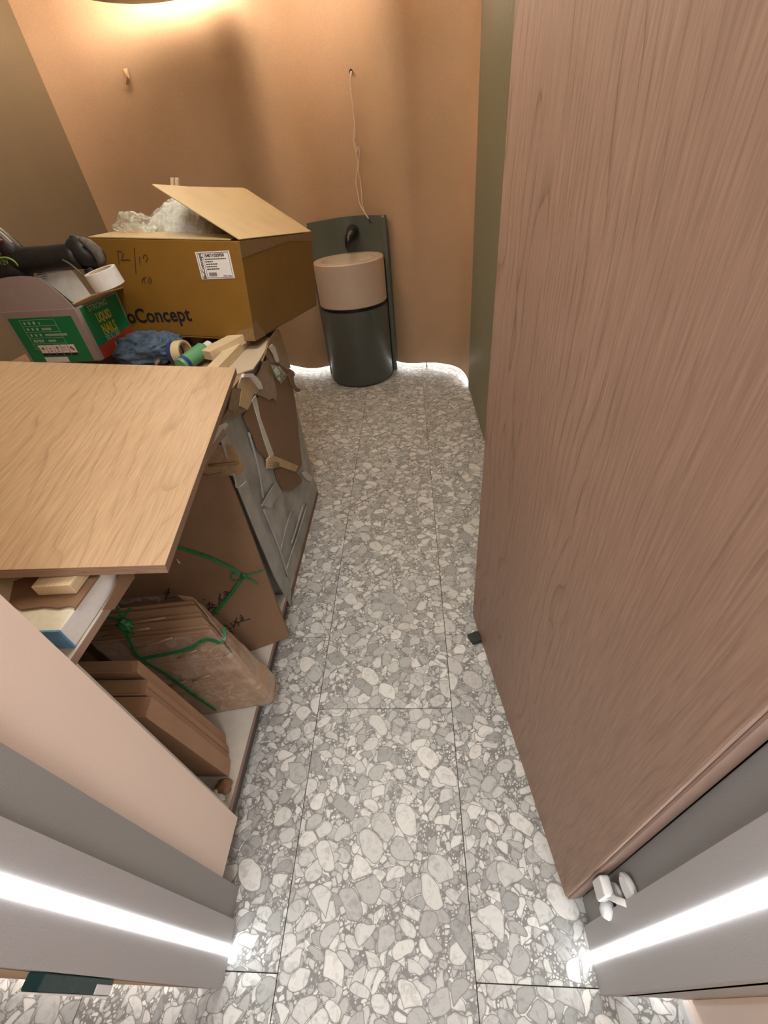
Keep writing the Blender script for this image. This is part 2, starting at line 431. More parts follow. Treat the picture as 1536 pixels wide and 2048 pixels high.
# normals pointing away from the room
nx = [n if n.y > 0 or (abs(n.y) < .3 and n.x > 0) else -n for n in nx]
def sheet(z0, z1, back, front=0.0):
    n = len(pc); vs = []
    for p, q in zip(pc, nx):
        a = p + q * front; b = p + q * back
        vs += [(a.x, a.y, z0), (b.x, b.y, z0), (b.x, b.y, z1), (a.x, a.y, z1)]
    fs = []
    for i in range(n - 1):
        for k in range(4): fs.append([i * 4 + k, i * 4 + (k + 1) % 4, (i + 1) * 4 + (k + 1) % 4, (i + 1) * 4 + k])
    fs += [[0, 1, 2, 3], [(n - 1) * 4 + k for k in (3, 2, 1, 0)]]
    return MB().add(vs, fs)
wb = S(obj('wall_back', sheet(.05, ZC, .018), 'peach', smooth=False), 'wavy peach plaster wall behind the basin with light under its lower edge', 'wall')
for p in wb.data.polygons:
    if abs(p.normal.z) < .5: p.use_smooth = True
wb.data.set_sharp_from_angle(angle=math.radians(35))
obj('plinth', sheet(0, .05, .07, .045), 'ceiling', wb)
ls = obj('led_strip', sheet(.030, .044, .030, .012), 'led_base', wb); ls['label'] = 'glowing white light strip under the wavy wall'
# clips under the wall edge
obj('edge_clip', MB().box((.115, 3.700, .006), (.125, 3.712, .05)), 'peach', wb)
# cable hole, cable and plaster scar
hy = 3.953
hole = aty(702, 143, 3.925)
obj('cable_hole', MB().lathe([(0.0001, 0), (.012, 0), (.012, .004), (.0001, .004)], (hole.x, hole.y - .004, hole.z), (0, 1, 0), 16), 'black', wb)

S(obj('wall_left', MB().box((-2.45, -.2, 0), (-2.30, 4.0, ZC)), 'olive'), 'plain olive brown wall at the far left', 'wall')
# ribbed green wall on the right
nr = 102; py0, py1 = .2, 3.27; mbw = MB(); vs = []; fs = []
K = nr * 6
for i in range(K + 1):
    y = py0 + (py1 - py0) * i / K; x = .441 - .0075 * abs(math.sin(PI * i / 6))
    vs += [(x, y, .004), (x, y, ZC)]
for i in range(K): fs.append([2 * i, 2 * i + 1, 2 * i + 3, 2 * i + 2])
wr = MB().add(vs, fs); wr.box((.441, py0, .0), (.56, py1, ZC))
S(obj('wall_right', wr, 'green_wall'), 'green wall panel of fine vertical ribs behind the open door', 'wall')

# front wall that holds the doorway, corridor side
wf = MB().box((-2.45, .016, .05), (-.56, .19, ZC)); wf.box((.50, .035, .05), (1.0, .19, ZC)); wf.box((-.56, .016, 2.32), (.50, .19, ZC))
wf.box((-2.45, .06, 0), (-.56, .19, .05)); wf.box((.50, .075, 0), (1.0, .19, .05))
wfo = S(obj('wall_front', wf, 'peach'), 'wall around the doorway nearest the viewer', 'wall')
o = obj('led_strip', MB().box((-1.6, .045, .03), (-.54, .057, .045)).box((.36, .060, .03), (1.0, .072, .045)), 'led_base', wfo)
hs = MB().box((.515, -1.7, .03), (1.0, .0345, ZC))
S(obj('wall_corridor', hs, 'laminate'), 'peach corridor wall at the bottom right corner', 'wall')
S(obj('baseboard_right', MB().box((.503, -1.7, 0), (.515, .0345, .03)), 'white'), 'thin pale strip under the peach corridor wall', 'baseboard')
S(obj('wall_rear', MB().box((-2.5, -1.75, 0), (1.0, -1.7, ZC)), 'ceiling'))
S(obj('wall_corridor_left', MB().box((-2.5, -1.7, 0), (-2.45, .016, ZC)), 'ceiling'))


def jamb(name, sx, x, label, yn, yl, ys):
    """grey door frame with a light slot; sx points from the opening into the wall"""
    r = struct(name, label, 'door frame', (x, .1, 0))
    def bx(x0, x1, y0, y1, z0=0, z1=2.32, m=None): return (m or MB()).box((min(x0, x1), y0, z0), (max(x0, x1), y1, z1))
    hw = .0075
    j = bx(x, x + sx * .05, yn, yl - hw); bx(x, x + sx * .05, yl + hw, ys, m=j); bx(x + sx * .006, x + sx * .05, yl - hw, yl + hw, m=j)
    bx(x + sx * .03, x + sx * .16, yn, yn + .014, .05, m=j)
    obj('frame_board', j, 'grey', r, bevel=.0008)
    obj('rebate', bx(x + sx * .012, x + sx * .05, ys, .197), 'grey_dark', r, bevel=.0008)
    l = obj('led_strip', bx(x - sx * .002, x + sx * .006, yl - hw + .0003, yl + hw - .0003), 'led', r); l['label'] = 'bright white vertical light strip'
    return r
JL = jamb('trim_left', -1, -.52, 'grey door frame on the left with a bright vertical light strip', .0165, .080, .134)
JR = jamb('trim_right', 1, .343, 'grey door frame on the right with a bright vertical light strip', .0355, .093, .146)
S(obj('trim_top', MB().box((-.52, .0165, 2.28), (.343, .19, 2.32)), 'grey'))

# pieces stuck on the left frame's near edge
gb = thing('glass_bracket', 'small dark green glass bracket on the lower left frame edge', 'bracket', (-.54, .0, .6))
obj('plate', MB().box((-.548, -.0015, .492), (-.522, .0160, .672)), 'glass_green', gb, bevel=.002)
obj('grey_tab', MB().box((-.5218, -.001, .494), (-.5205, .0095, .540)), 'white', gb, bevel=.001)
obj('pale_rim', MB().box((-.549, -.0035, .491), (-.522, -.0016, .673)), 'white', gb, bevel=.001)

# ------------------------------------------------------------------ ceiling discs with light round their rims
def disc(c, r, label):
    t = thing('disc_light', label, 'lamp', c)
    z = c[2]
    obj('shade', MB().lathe([(.0001, 0), (r - .012, 0), (r, .010), (r, .026), (r - .03, .03), (r - .03, .06), (.0001, .06)], c, (0, 0, 1), 72), 'disc', t, smooth=False)
    obj('led_ring', MB().lathe([(r - .029, .032), (r - .008, .032), (r - .008, .052), (r - .029, .052)], c, (0, 0, 1), 72), 'led_disc', t)
    obj('stem', MB().lathe([(.03, .06), (.03, ZC - z)], c, (0, 0, 1), 20), 'disc', t)
disc((-1.35, 3.43, 2.30), .42, 'round bronze ceiling disc glowing round its rim above the box')
disc((.02, 3.30, 2.38), .34, 'round bronze ceiling disc above the basin')

# ------------------------------------------------------------------ open wooden door
h0 = V((.313, .194, 0)); h1 = V((.191, 1.05, 0)); dx = (h1 - h0); DW = dx.length
DM = frame((h0.x, h0.y, .008), dx, (-dx.y, dx.x, 0))      # local X along the leaf, local Y away from the viewer's side
dr = struct('door_1', 'open pinkish oak door leaf filling the right side', 'door', mat=DM)
yo = .042 if (DM.to_3x3() @ V((0, 1, 0))).x > 0 else -.042
mb = MB().box((0, min(0, yo), 0), (DW, max(0, yo), 2.26))
obj('door_leaf', mb, 'door', dr, local=True, bevel=.004)
obj('seal', MB().box((-.004, min(0, yo) + .006, 0), (-.0005, max(0, yo) - .006, 2.26)), 'edge', dr, local=True)
obj('drop_seal', MB().box((.02, min(0, yo) + .015, -.006), (DW - .01, max(0, yo) - .015, -.0005)), 'seal', dr, local=True)
# hinge: two pale rounded caps joined by an arm between leaf and frame
hg = obj('hinge', MB().box((.318, .155, .262), (.338, .188, .325)), 'white', dr, bevel=.004); hg['label'] = 'white plastic covered hinge'
obj('arm', MB().tube([(.330, .165, .30), (.338, .150, .33), (.342, .142, .36)], [.010, .006, .006], 10), 'white', hg, smooth=True)
obj('cap', MB().lathe([(.0001, 0), (.022, 0), (.026, .004), (.026, .009), (.020, .013), (.0001, .013)], (.3548, .158, .385), (-1, -.2, 0), 28), 'white', hg)
obj('cap', MB().lathe([(.0001, 0), (.018, 0), (.021, .004), (.021, .009), (.0001, .012)], (.3548, .160, .305), (-1, -.1, 0), 24), 'white', hg)
obj('cap', MB().tube([(.336, .150, .262), (.342, .146, .235), (.350, .143, .222)], [.012, .016, .010], 12), 'white', hg, smooth=True)
# floor stop
fs_ = thing('door_stop', 'small black rubber stop on the floor against the oak door', 'door stop', (.185, .935, 0))
a = [atz(*p, .0) for p in ((934, 1275), (946, 1291), (966, 1285), (955, 1267))]
obj('block', MB().prism([a[0], a[1], a[2], a[3]][::-1], (0, 0, .022)), 'stopper', fs_, bevel=.003)

# ------------------------------------------------------------------ near cabinet (open bay)
cab = thing('cabinet', 'open low cabinet with peach end filler, beside the left door frame', 'cabinet', (-.85, .7, 0))
obj('kick_plate', MB().box((-1.17, .215, 0), (-.597, 1.105, .078)), 'kick', cab)
obj('base_panel', MB().box((-1.17, .195, .08), (-.577, 1.108, .098)), 'carcass', cab)
obj('base_edge', MB().box((-.577, .195, .080), (-.5755, 1.108, .098)), 'edge', cab)
obj('filler_panel', MB().box((-.573, .195, .08), (-.553, .333, 2.2)), 'laminate', cab, bevel=.0006)
obj('side_panel', MB().box((-1.17, .335, .098), (-.580, .353, .864)), 'carcass', cab)
obj('back_panel', MB().box((-1.188, .195, .0), (-1.172, 1.108, .88)), 'carcass', cab)
obj('top_panel', MB().box((-1.17, .335, .865), (-.577, 1.108, .880)), 'carcass', cab)
e = obj('top_edge', MB().box((-.577, .335, .865), (-.5755, 1.108, .880)), 'edge', cab); e['label'] = 'brown edge band'

# white foam slab on the cabinet, blue tape round its end
fo = thing('foam_slab', 'white foam slab with blue tape round its end, on the near cabinet', 'foam', (-.8, .6, .881))
fm = MB(); fm.box((-1.05, .370, .881), (-.582, .9, .927))
fo1 = obj('slab', fm, ['foam_cream', 'foam_slab'], fo, bevel=.002)
for p in fo1.data.polygons:
    if abs(p.normal.x) > .5: p.material_index = 1
obj('blue_tape', MB().box((-1.05, .3682, .8805), (-.5812, .3715, .9276)), 'blue_tape', fo)
# torn cardboard lying over the slab
tp = [(30, 1165), (20, 1210), (45, 1221), (90, 1215), (118, 1218), (138, 1214), (152, 1216), (180, 1221), (204, 1219), (226, 1218), (250, 1185), (266, 1150), (150, 1120)]
pts = [atz(x, y, .929) for x, y in tp]
pts = [V((min(p.x, -.577), p.y, p.z)) for p in pts]
tag(obj('torn_cardboard', MB().prism(pts[::-1], (0, 0, .0035)), 'card_dark', origin=(-.7, .5, .929)), 'torn brown cardboard sheet under the short timber offcut on the foam', 'cardboard')
dp = [atx(a, b, -.5765) for a, b in [(204, 1220), (226, 1219), (268, 1154), (252, 1142), (236, 1150), (222, 1188)]]
tag(obj('cardboard_drape', MB().prism(dp, (.0025, 0, 0)), 'card_dark', origin=dp[0]), 'torn cardboard edge hanging over the near cabinet top under the oak board', 'cardboard')
# timber offcut
TB = frame((-.600, .440, .9335), (1, .02, 0), (0, 1, 0))
tb = thing('timber_offcut', 'short squared pine offcut propping the oak board at its near edge', 'timber', mat=TB)
obj('block', MB().box((-.062, 0, 0), (.008, .20, .0225)), 'timber', tb, local=True, bevel=.0015)

# ------------------------------------------------------------------ big oak board on top
RB = (Euler((.045, .154, .142), 'XYZ')).to_matrix()
bn = RB @ V((0, 0, 1)); bp = V((-.45, .478, .957))
c1 = onplane(330, 1130, bp, bn); c2 = onplane(472, 735, bp, bn); l1 = onplane(0, 1140, bp, bn); l2 = onplane(0, 722, bp, bn)
ly = (c2 - c1).normalized(); lx = (c1 - l1).normalized()
far = c2 + (l2 - c2) * 1.04; near = c1 + (l1 - c1) * 3.1
BM = frame(c1, lx, ly)
bo = thing('oak_board', 'large flat oak laminate board lying on the near cabinet and its timber', 'board', mat=BM)
Bi = BM.inverted(); tl = .021
q = [Bi @ p for p in (c1, c2, far, near)]
mbb = MB(); n_ = V((0, 0, 1))
mbb.hexa([q[3] - n_ * tl, q[0] - n_ * tl, q[1] - n_ * tl, q[2] - n_ * tl], [q[3], q[0], q[1], q[2]])
bobj = obj('face', mbb, ['board', 'board_edge'], bo, local=True, bevel=.0008)
for p in bobj.data.polygons:
    if abs(p.normal.z) < .6: p.material_index = 1
tag(bo, 'large flat oak laminate board lying on the near cabinet', 'board')

# ------------------------------------------------------------------ flat cartons standing in the bay
def hexc(bR0, bR1, tR0, tR1, left, z0, z1):
    """slab whose right side runs from bottom to top; left = vector to its left end"""
    l = V(left)
    b = [V((*bR0, z0)) + l, V((*bR0, z0)), V((*bR1, z0)), V((*bR1, z0)) + l]
    t = [V((*tR0, z1)) + l, V((*tR0, z1)), V((*tR1, z1)), V((*tR1, z1)) + l]
    return b, t
carts = [((-.642, .514), (-.652, .546), (-.650, .468), (-.662, .498), .625, 'flat brown carton standing in the bay, rearmost of the three'),
         ((-.620, .476), (-.632, .511), (-.622, .428), (-.634, .465), .60, 'flat brown carton standing in the bay, middle one of three'),
         ((-.603, .428), (-.612, .473), (-.598, .380), (-.606, .425), .60, 'flat brown carton standing in the bay, nearest to the frame')]
for k, (a, b_, c, d, zt, lab) in enumerate(carts):
    t = thing('flat_carton', lab, 'carton', (a[0] - .15, a[1] + .01, .099), group='flat cartons standing in the cabinet bay')
    bb, tt = hexc(a, b_, c, d, (-.32, 0, 0), .099, zt)
    obj('body', MB().hexa(bb, tt), 'card_carton', t, bevel=.0015)
    nfr = (tt[1] - bb[1])
    # tuck flap at the top, recessed seam line
    f0 = tt[0] + V((.0, .004, .0006)); f1 = tt[1] + V((-.015, .004, .0006))
    f2 = tt[2] + V((-.015, -.006, .0006)); f3 = tt[3] + V((0, -.006, .0006))
    obj('tuck_flap', MB().prism([f0, f1, f2, f3], (0, 0, .002)), 'card', t)
    s0 = bb[1].lerp(bb[2], .5) + V((.0008, 0, 0)); s1 = tt[1].lerp(tt[2], .5) + V((.0008, 0, 0))
    if k == 1: obj('seam', MB().ribbon([s0, s1], .0016, (1, 0, 0), .0006), 'card_dark', t)
# scraps at the foot
tag(obj('cardboard_scrap', crumple((-.604, .398, .113), (.022, .022, .014), 3, .3, 1.5, 24, 14), 'card_dark', origin=(-.604, .398, .1), smooth=True), 'brown crumpled cardboard scrap below the nearest flat carton', 'cardboard')
tag(obj('plastic_scrap', crumple((-.628, .372, .112), (.034, .020, .012), 5, .4, 2.5, 30, 18), 'paper', origin=(-.66, .378, .1), smooth=True), 'pale crumpled plastic scrap low behind the peach filler panel', 'plastic bag')

# ------------------------------------------------------------------ film-wrapped bundle of cardboard sheets
bun = thing('cardboard_bundle', 'bundle of folded cardboard wrapped in clear film and green string', 'bundle', (-.68, .70, .099))
ns = 6
B0, B1 = V((-.527, .652, .099)), V((-.548, .752, .099)); T0, T1 = V((-.627, .700, .445)), V((-.690, .765, .535))
lv0, lv1 = V((-.30, -.050, 0)), V((-.36, -.035, .0))
for k in range(ns):
    a0, a1 = k / ns, (k + .86) / ns
    bR0, bR1 = B0.lerp(B1, a0), B0.lerp(B1, a1); tR0, tR1 = T0.lerp(T1, a0), T0.lerp(T1, a0 + .8 / ns)
    tR0 = tR0 + V((0, 0, -.008 * (k % 2))); tR1 = V((tR1.x, tR1.y, tR0.z - .002))
    bb = [bR0 + lv0, bR0, bR1, bR1 + lv0]; tt = [tR0 + lv1, tR0, tR1, tR1 + lv1]
    obj('cardboard_sheet', MB().hexa(bb, tt), 'card_wrapped', bun, bevel=.003)
# rounded right edge pad, like taped cardboard
nfront = (T0 - B0).cross(lv0).normalized(); nfront = nfront if nfront.y < 0 else -nfront
def wrinkled(u, v):
    # shell over the bundle: u runs round front, right, back; v upward
    zz = B0.lerp(T0, v); zb = B1.lerp(T1, v); l = lv0.lerp(lv1, v)
    path = [zz + l * 1.0, zz + l * .5, zz + l * .05, zz.lerp(zb, .15), zz.lerp(zb, .5), zz.lerp(zb, .9), zb + l * .1, zb + l * .9]
    s = u * (len(path) - 1); i = min(int(s), len(path) - 2); p = path[i].lerp(path[i + 1], s - i)
    out = (V((.012, -.010, 0)) if i < 3 else V((.014, 0, 0)) if i < 5 else V((.006, .008, 0)))
    n = noise.noise(V((p.x * 9, p.y * 9, p.z * 60))) * .5 + .5
    return p + out * (.45 + n * .9)
obj('plastic_film', MB().grid(wrinkled, 60, 50), 'film_thin', bun, smooth=True)
def cover(u, v):
    v2 = v * (.70 + .30 * min(1, max(0, (u - .45) * 4)))
    zz = B0.lerp(T0, v2); zb = B1.lerp(T1, v2); l = lv0.lerp(lv1, v2)
    path = [zz + l * .9, zz + l * .45, zz + l * .06, zz.lerp(zb, .06) + V((.004, 0, 0)), zz.lerp(zb, .5) + V((.006, 0, 0)), zz.lerp(zb, .9) + V((.003, 0, 0)), zb + l * .1]
    s = u * (len(path) - 1); i = min(int(s), len(path) - 2); p = path[i].lerp(path[i + 1], s - i)
    out = V((.003, -.007, 0)) if s < 2.4 else V((.009, 0, 0))
    n = noise.noise(V((p.x * 5, p.y * 9, p.z * 22))) + .5 * noise.noise(V((p.x * 12, p.y * 9, p.z * 50)))
    return p + out * (.75 + n * .6)
obj('card_cover', MB().grid(cover, 60, 40), 'card_wrapped', bun, smooth=True, solid=.0015)
def on_front(px, py, d=.012): return onplane(px, py, B0 + nfront * d, nfront)
sp = [(215, 1236), (241, 1242), (262, 1287), (285, 1318), (340, 1352), (392, 1392), (432, 1420)]
obj('string', MB().ribbon(catmull([on_front(*p) for p in sp], 4), .008, nfront, .003), 'strap', bun)
p2 = [on_front(*p) for p in [(285, 1316), (330, 1308), (378, 1296), (412, 1278)]]; p2 += [V((-.612, .695, .39)), V((-.612, .735, .41))]
obj('string', MB().ribbon(catmull(p2, 4), .010, nfront, .004), 'strap', bun)
kn = crumple(on_front(250, 1250, .02), (.018, .012, .026), 9, .5, 2.5, 24, 16)
obj('knot', kn, 'strap', bun, smooth=True)
for pl in ([(246, 1246), (262, 1262), (267, 1268)], [(244, 1240), (240, 1222), (232, 1208)], [(248, 1232), (256, 1222), (262, 1215)]):
    obj('string', MB().ribbon(catmull([on_front(*p, d=.02) for p in pl], 3), .007, nfront, .003), 'strap', bun)
for pl in ([(395, 1300), (355, 1316)], [(345, 1275), (300, 1290), (262, 1298)], [(420, 1350), (385, 1362)], [(372, 1362), (330, 1378)], [(300, 1256), (262, 1262), (205, 1272)], [(330, 1235), (270, 1245), (200, 1262)]):
    obj('tape_fold', MB().tube([on_front(*p, d=.008) for p in pl], .003, 6), 'card_wrapped', bun, smooth=True)

# ------------------------------------------------------------------ large flat carton leaning on the wrapped cabinet
bR = V((-.517, .898, .100)); tR = V(atz(449, 890, .835)); bdir = V((-.172, -.070, 0)).normalized()
tR = V((-.598, 1.075, .84))
b1, tR1 = bR, tR
CM = frame(bR, -bdir, tR - bR)      # local X to the right, local Y up the leaning face, Z out of the face
lc = thing('large_carton', 'large flat brown carton with marker writing leaning in the bay', 'carton', mat=CM)
Ci = CM.inverted(); tt_ = (Ci @ tR); CHh = tt_.y
LW = .66
obj('body', MB().hexa([(-LW, 0, -.036), (0, 0, -.036), (0, 0, 0), (-LW, 0, 0)], [(-LW + tt_.x, CHh, -.036), (tt_.x, CHh, -.036), (tt_.x, CHh, 0), (-LW + tt_.x, CHh, 0)]), 'card_dark', lc, local=True, bevel=.004)
cn = CM.to_3x3() @ V((0, 0, 1)); cn.normalize()
def on_car(px, py, d=.0015): return onplane(px, py, bR + cn * d, cn)
for pl, w in (([(330, 1085), (352, 1093), (410, 1112), (455, 1132), (487, 1152)], .011), ([(487, 1152), (468, 1180), (440, 1212), (412, 1243), (395, 1262)], .012),
           ([(487, 1152), (510, 1146), (527, 1140)], .006), ([(487, 1152), (505, 1160), (514, 1168)], .006), ([(487, 1152), (472, 1147), (464, 1150), (466, 1160), (480, 1161), (490, 1152)], .006)):
    obj('string', MB().ribbon(catmull([on_car(*p, d=.003) for p in pl], 4), w, cn, .003), 'strap', lc)
obj('knot', crumple(on_car(487, 1153, .006), (.012, .006, .012), 4, .4, 2.5, 20, 14), 'strap', lc, smooth=True)
k = 350; ky = 1100; s = 3.84
def ink(lst, ox, oy, s, fn, r, parent, mat='ink', name='handwriting'):
    mbk = MB()
    for st in lst:
        pts_ = [fn(ox + x / s, oy + y / s) for x, y in st]
        mbk.tube(pts_, r, 5)
    return obj(name, mbk, mat, parent)
w1 = [[(365, 588), (352, 625)], [(352, 590), (395, 578), (400, 600), (375, 612)], [(385, 600), (402, 632), (398, 680)], [(412, 600), (432, 606)], [(408, 622), (440, 624), (418, 640), (452, 636)], [(428, 560), (452, 590)],
      [(450, 545), (498, 560)], [(474, 520), (452, 598)], [(474, 552), (492, 582)], [(500, 500), (520, 512)], [(496, 520), (528, 522), (500, 548)], [(488, 560), (530, 535)], [(508, 528), (528, 545), (578, 528)]]
ink(w1, 350, 1100, 3.84, lambda x, y: on_car(x, y, .001), .0022, lc)
w2 = [[(245, 425), (285, 412), (290, 440), (262, 452)], [(262, 398), (268, 436), (250, 470)], [(290, 420), (310, 426)], [(288, 445), (318, 440), (296, 468), (330, 456)], [(330, 370), (368, 385)], [(348, 335), (338, 415)], [(348, 372), (372, 400)],
      [(370, 325), (398, 318)], [(372, 345), (408, 335), (380, 372), (412, 362)], [(388, 330), (430, 322), (436, 305)], [(215, 382), (230, 380)], [(180, 455), (200, 462), (190, 490), (215, 482)], [(325, 488), (332, 494)]]
ink(w2, 350, 1100, 3.84, lambda x, y: on_car(x, y, .001), .0022, lc)
ink([[(775, 325), (800, 318), (790, 345), (830, 340)], [(800, 300), (782, 350)]], 0, 1050, 2.363, lambda x, y: on_car(x, y, .001), .0022, lc)
obj('tear', MB().tube([on_car(353, 1118, .001), on_car(357, 1124, .001), on_car(361, 1128, .001)], [.0008, .003, .0005], 6), 'paper', lc)
# brown tape and loose film at its upper edge
def car_poly(l, s, ox, oy, d=.0015): return [on_car(ox + x / s, oy + y / s, d) for x, y in l]
obj('top_tape', MB().prism(car_poly([(745, 1050), (800, 985), (900, 990), (960, 1080), (990, 1160), (940, 1200), (700, 1190), (715, 1120)], 3.413, 200, 600), cn * .002), 'tape', lc)
obj('loose_film', MB().tube(catmull(car_poly([(800, 1170), (900, 1180), (925, 1230), (930, 1280), (970, 1265), (995, 1235)], 3.413, 200, 600, .004), 4), .002, 5), 'film_green', lc)
obj('tape_fold', MB().tube(car_poly([(740, 1130), (850, 1120), (950, 1110)], 3.413, 200, 600, .004), .005, 6), 'tape', lc, smooth=True)
obj('tape_fold', MB().tube(car_poly([(700, 1190), (760, 1200), (830, 1180)], 3.413, 200, 600, .004), .004, 6), 'tape', lc, smooth=True)

# ------------------------------------------------------------------ second cabinet, wrapped in foam and cardboard
WX, WY0, WY1, WZ = -.594, 1.124, 1.92, .925
wc = thing('wrapped_cabinet', 'low cabinet still wrapped in foam sheet and torn cardboard', 'cabinet', (-1.15, 1.5, 0))
def bulge(u, v):
    y = WY0 + (WY1 - WY0) * u; z = .03 + (WZ - .03) * v
    a = noise.noise(V((y * 5, z * 3, 1.7))) + .5 * noise.noise(V((y * 14, z * 8 + y * 9, 4.1)))
    e = min(1, min(u, 1 - u, v, 1 - v) * 8)
    return V((WX + .004 + .009 * a * e, y, z))
obj('foam_wrap', MB().grid(bulge, 60, 60).box((-1.78, WY0, .03), (WX - .004, WY1, WZ)), 'foam', wc, smooth=False)
obj('carton_base', MB().box((-1.78, WY0 - .003, 0), (WX + .006, WY1 + .003, .028)), 'card_dark', wc)
def side(l, s=3.413, ox=200, oy=600, x=None): return [atx(ox + a / s, oy + b / s, WX + .012 if x is None else x) for a, b in l]
def sidepoly(name, l, mat, t=.004, x=None, **k): return obj(name, MB().prism(side(l, x=x, **k), (t, 0, 0)), mat, wc, bevel=.0008)
sidepoly('cardboard_panel', [(1090, 640), (1130, 400), (1190, 210), (1215, 200), (1260, 330), (1330, 700), (1375, 1130), (1345, 1170), (1310, 1120), (1175, 1060), (1110, 840), (1060, 700)], 'card_dark')
sidepoly('cardboard_strip', [(975, 790), (1010, 740), (1040, 680), (1090, 850), (1150, 1050), (1130, 1085), (1075, 1030), (1040, 930), (1000, 860)], 'card_dark')
sidepoly('foam_strip', [(1030, 690), (1055, 650), (1085, 800), (1180, 1060), (1150, 1078), (1110, 960)], 'foam_white', .006)
p_ = sidepoly('card_window', [(1190, 1160), (1240, 1140), (1335, 1175), (1372, 1215), (1372, 1250), (1310, 1300), (1250, 1305), (1205, 1225)], 'card_dark', .003)
P1 = dict(s=1, ox=0, oy=0)
sidepoly('foam_strip', [(440, 880), (450, 868), (480, 930), (518, 1035), (556, 1120), (580, 1175), (580, 1212), (550, 1160), (508, 1060), (466, 955)], 'foam', .005, WX + .012, **P1)
for fl4 in ([(585, 660), (650, 620), (700, 480)], [(600, 690), (680, 880), (740, 1040), (800, 1240)], [(740, 1040), (770, 900), (830, 700)], [(830, 970), (870, 850), (930, 640)], [(480, 60), (560, 350), (600, 600)], [(790, 1180), (880, 900), (960, 650)]):
    obj('foam_fold', MB().tube(catmull(side(fl4, 4.096, 380, 850, WX + .009), 4), .005, 6), 'foam', wc, smooth=True)
# torn corrugated lip, with its flutes
lip = [(1130, 1090), (1150, 1068), (1180, 1066), (1342, 1132), (1325, 1172), (1215, 1135), (1180, 1150), (1135, 1150)]
sidepoly('torn_lip', lip, 'card_tan', .009, WX + .016)
for k in range(5): obj('flute', MB().tube(side([(1134, 1094 + k * 13), (1222, 1112 + k * 8)], x=WX + .026), .0022, 6), 'card_tan', wc, smooth=True)
sidepoly('foam_fold', [(1370, 1180), (1395, 1170), (1440, 1210), (1430, 1240), (1405, 1225)], 'foam_white', .008)
sidepoly('foam_strip', [(1100, 1400), (1190, 1245), (1235, 1300), (1160, 1420)], 'foam', .004)
# corner piece of tan cardboard with foam rim
C4 = dict(s=6.98, ox=430, oy=640)
sidepoly('corner_card', [(350, 800), (470, 805), (560, 890), (620, 970), (580, 1020), (520, 1050), (490, 1150), (440, 1255), (330, 1200), (360, 970), (300, 950)], 'card_tan', .004, WX + .020, **C4)
sidepoly('foam_rim', [(370, 752), (490, 752), (560, 810), (612, 880), (634, 960), (606, 970), (540, 880), (470, 800), (355, 805)], 'foam_white', .010, WX + .022, **C4)
sidepoly('tape_patch', [(230, 950), (365, 970), (330, 1210), (250, 1290), (180, 1240)], 'tape', .003, WX + .018, **C4)
sidepoly('tape_patch', [(70, 1410), (200, 1210), (330, 1200), (440, 1260), (250, 1370)], 'tape', .003, WX + .015, **C4)
sidepoly('torn_tape', [(650, 580), (740, 560), (800, 700), (830, 900), (860, 1060), (850, 1145), (800, 1090), (740, 1120), (650, 1070), (560, 1040), (620, 980), (610, 880), (560, 800), (620, 690)], 'tape', .003, WX + .017, **C4)
sidepoly('tape_patch', [(740, 300), (850, 120), (890, 140), (1000, 480), (1050, 660), (990, 690), (880, 600), (760, 590), (700, 500)], 'tape', .003, WX + .014, **C4)
sidepoly('foam_strip', [(735, 380), (790, 335), (830, 380), (885, 560), (870, 600), (845, 590), (800, 470)], 'foam_white', .004, WX + .019, **C4)
sidepoly('torn_edge', [(975, 690), (1010, 680), (1075, 720), (1092, 770), (1070, 800), (1080, 880), (1120, 945), (1172, 960), (1155, 1005), (1120, 990), (1060, 920), (1030, 830), (1005, 750)], 'card_dark', .010, WX + .018, **C4)
q4 = [atx(430 + a / 6.98, 640 + b / 6.98, WX + .024) for a, b in [(775, 620), (900, 650), (1018, 770), (920, 888), (850, 800)]]
ap = atx(430 + 905 / 6.98, 640 + 740 / 6.98, WX + .045)
obj('film_pocket', MB().add(q4 + [ap], [[i, (i + 1) % 5, 5] for i in range(5)]), 'film_green', wc, solid=.001)
# top covering
tw = [(430, 745), (452, 728), (478, 690), (505, 655), (538, 678), (533, 698), (526, 720), (520, 737), (508, 739), (497, 742), (484, 747), (470, 752)]
topc = [atz(a, b, .929) for a, b in tw]; topc = [V((min(p.x, WX + .03), p.y, p.z)) for p in topc]
obj('top_sheet', MB().prism(topc[::-1], (0, 0, .004)), 'card_cream', wc)
obj('top_board', MB().box((-1.77, WY0 + .004, WZ), (WX + .002, WY1 - .003, WZ + .003)), 'card', wc)
obj('tape_fold', MB().tube(catmull([atz(a, b, .934) for a, b in [(538, 676), (535, 690), (531, 705), (524, 722)]], 3), .004, 6), 'tape', wc, smooth=True)
# foam peeping out under the oak board
sidepoly('foam_flap', [(705, 1110), (740, 1040), (800, 860), (850, 835), (870, 850), (800, 950)], 'foam_white', .004, WX + .012)

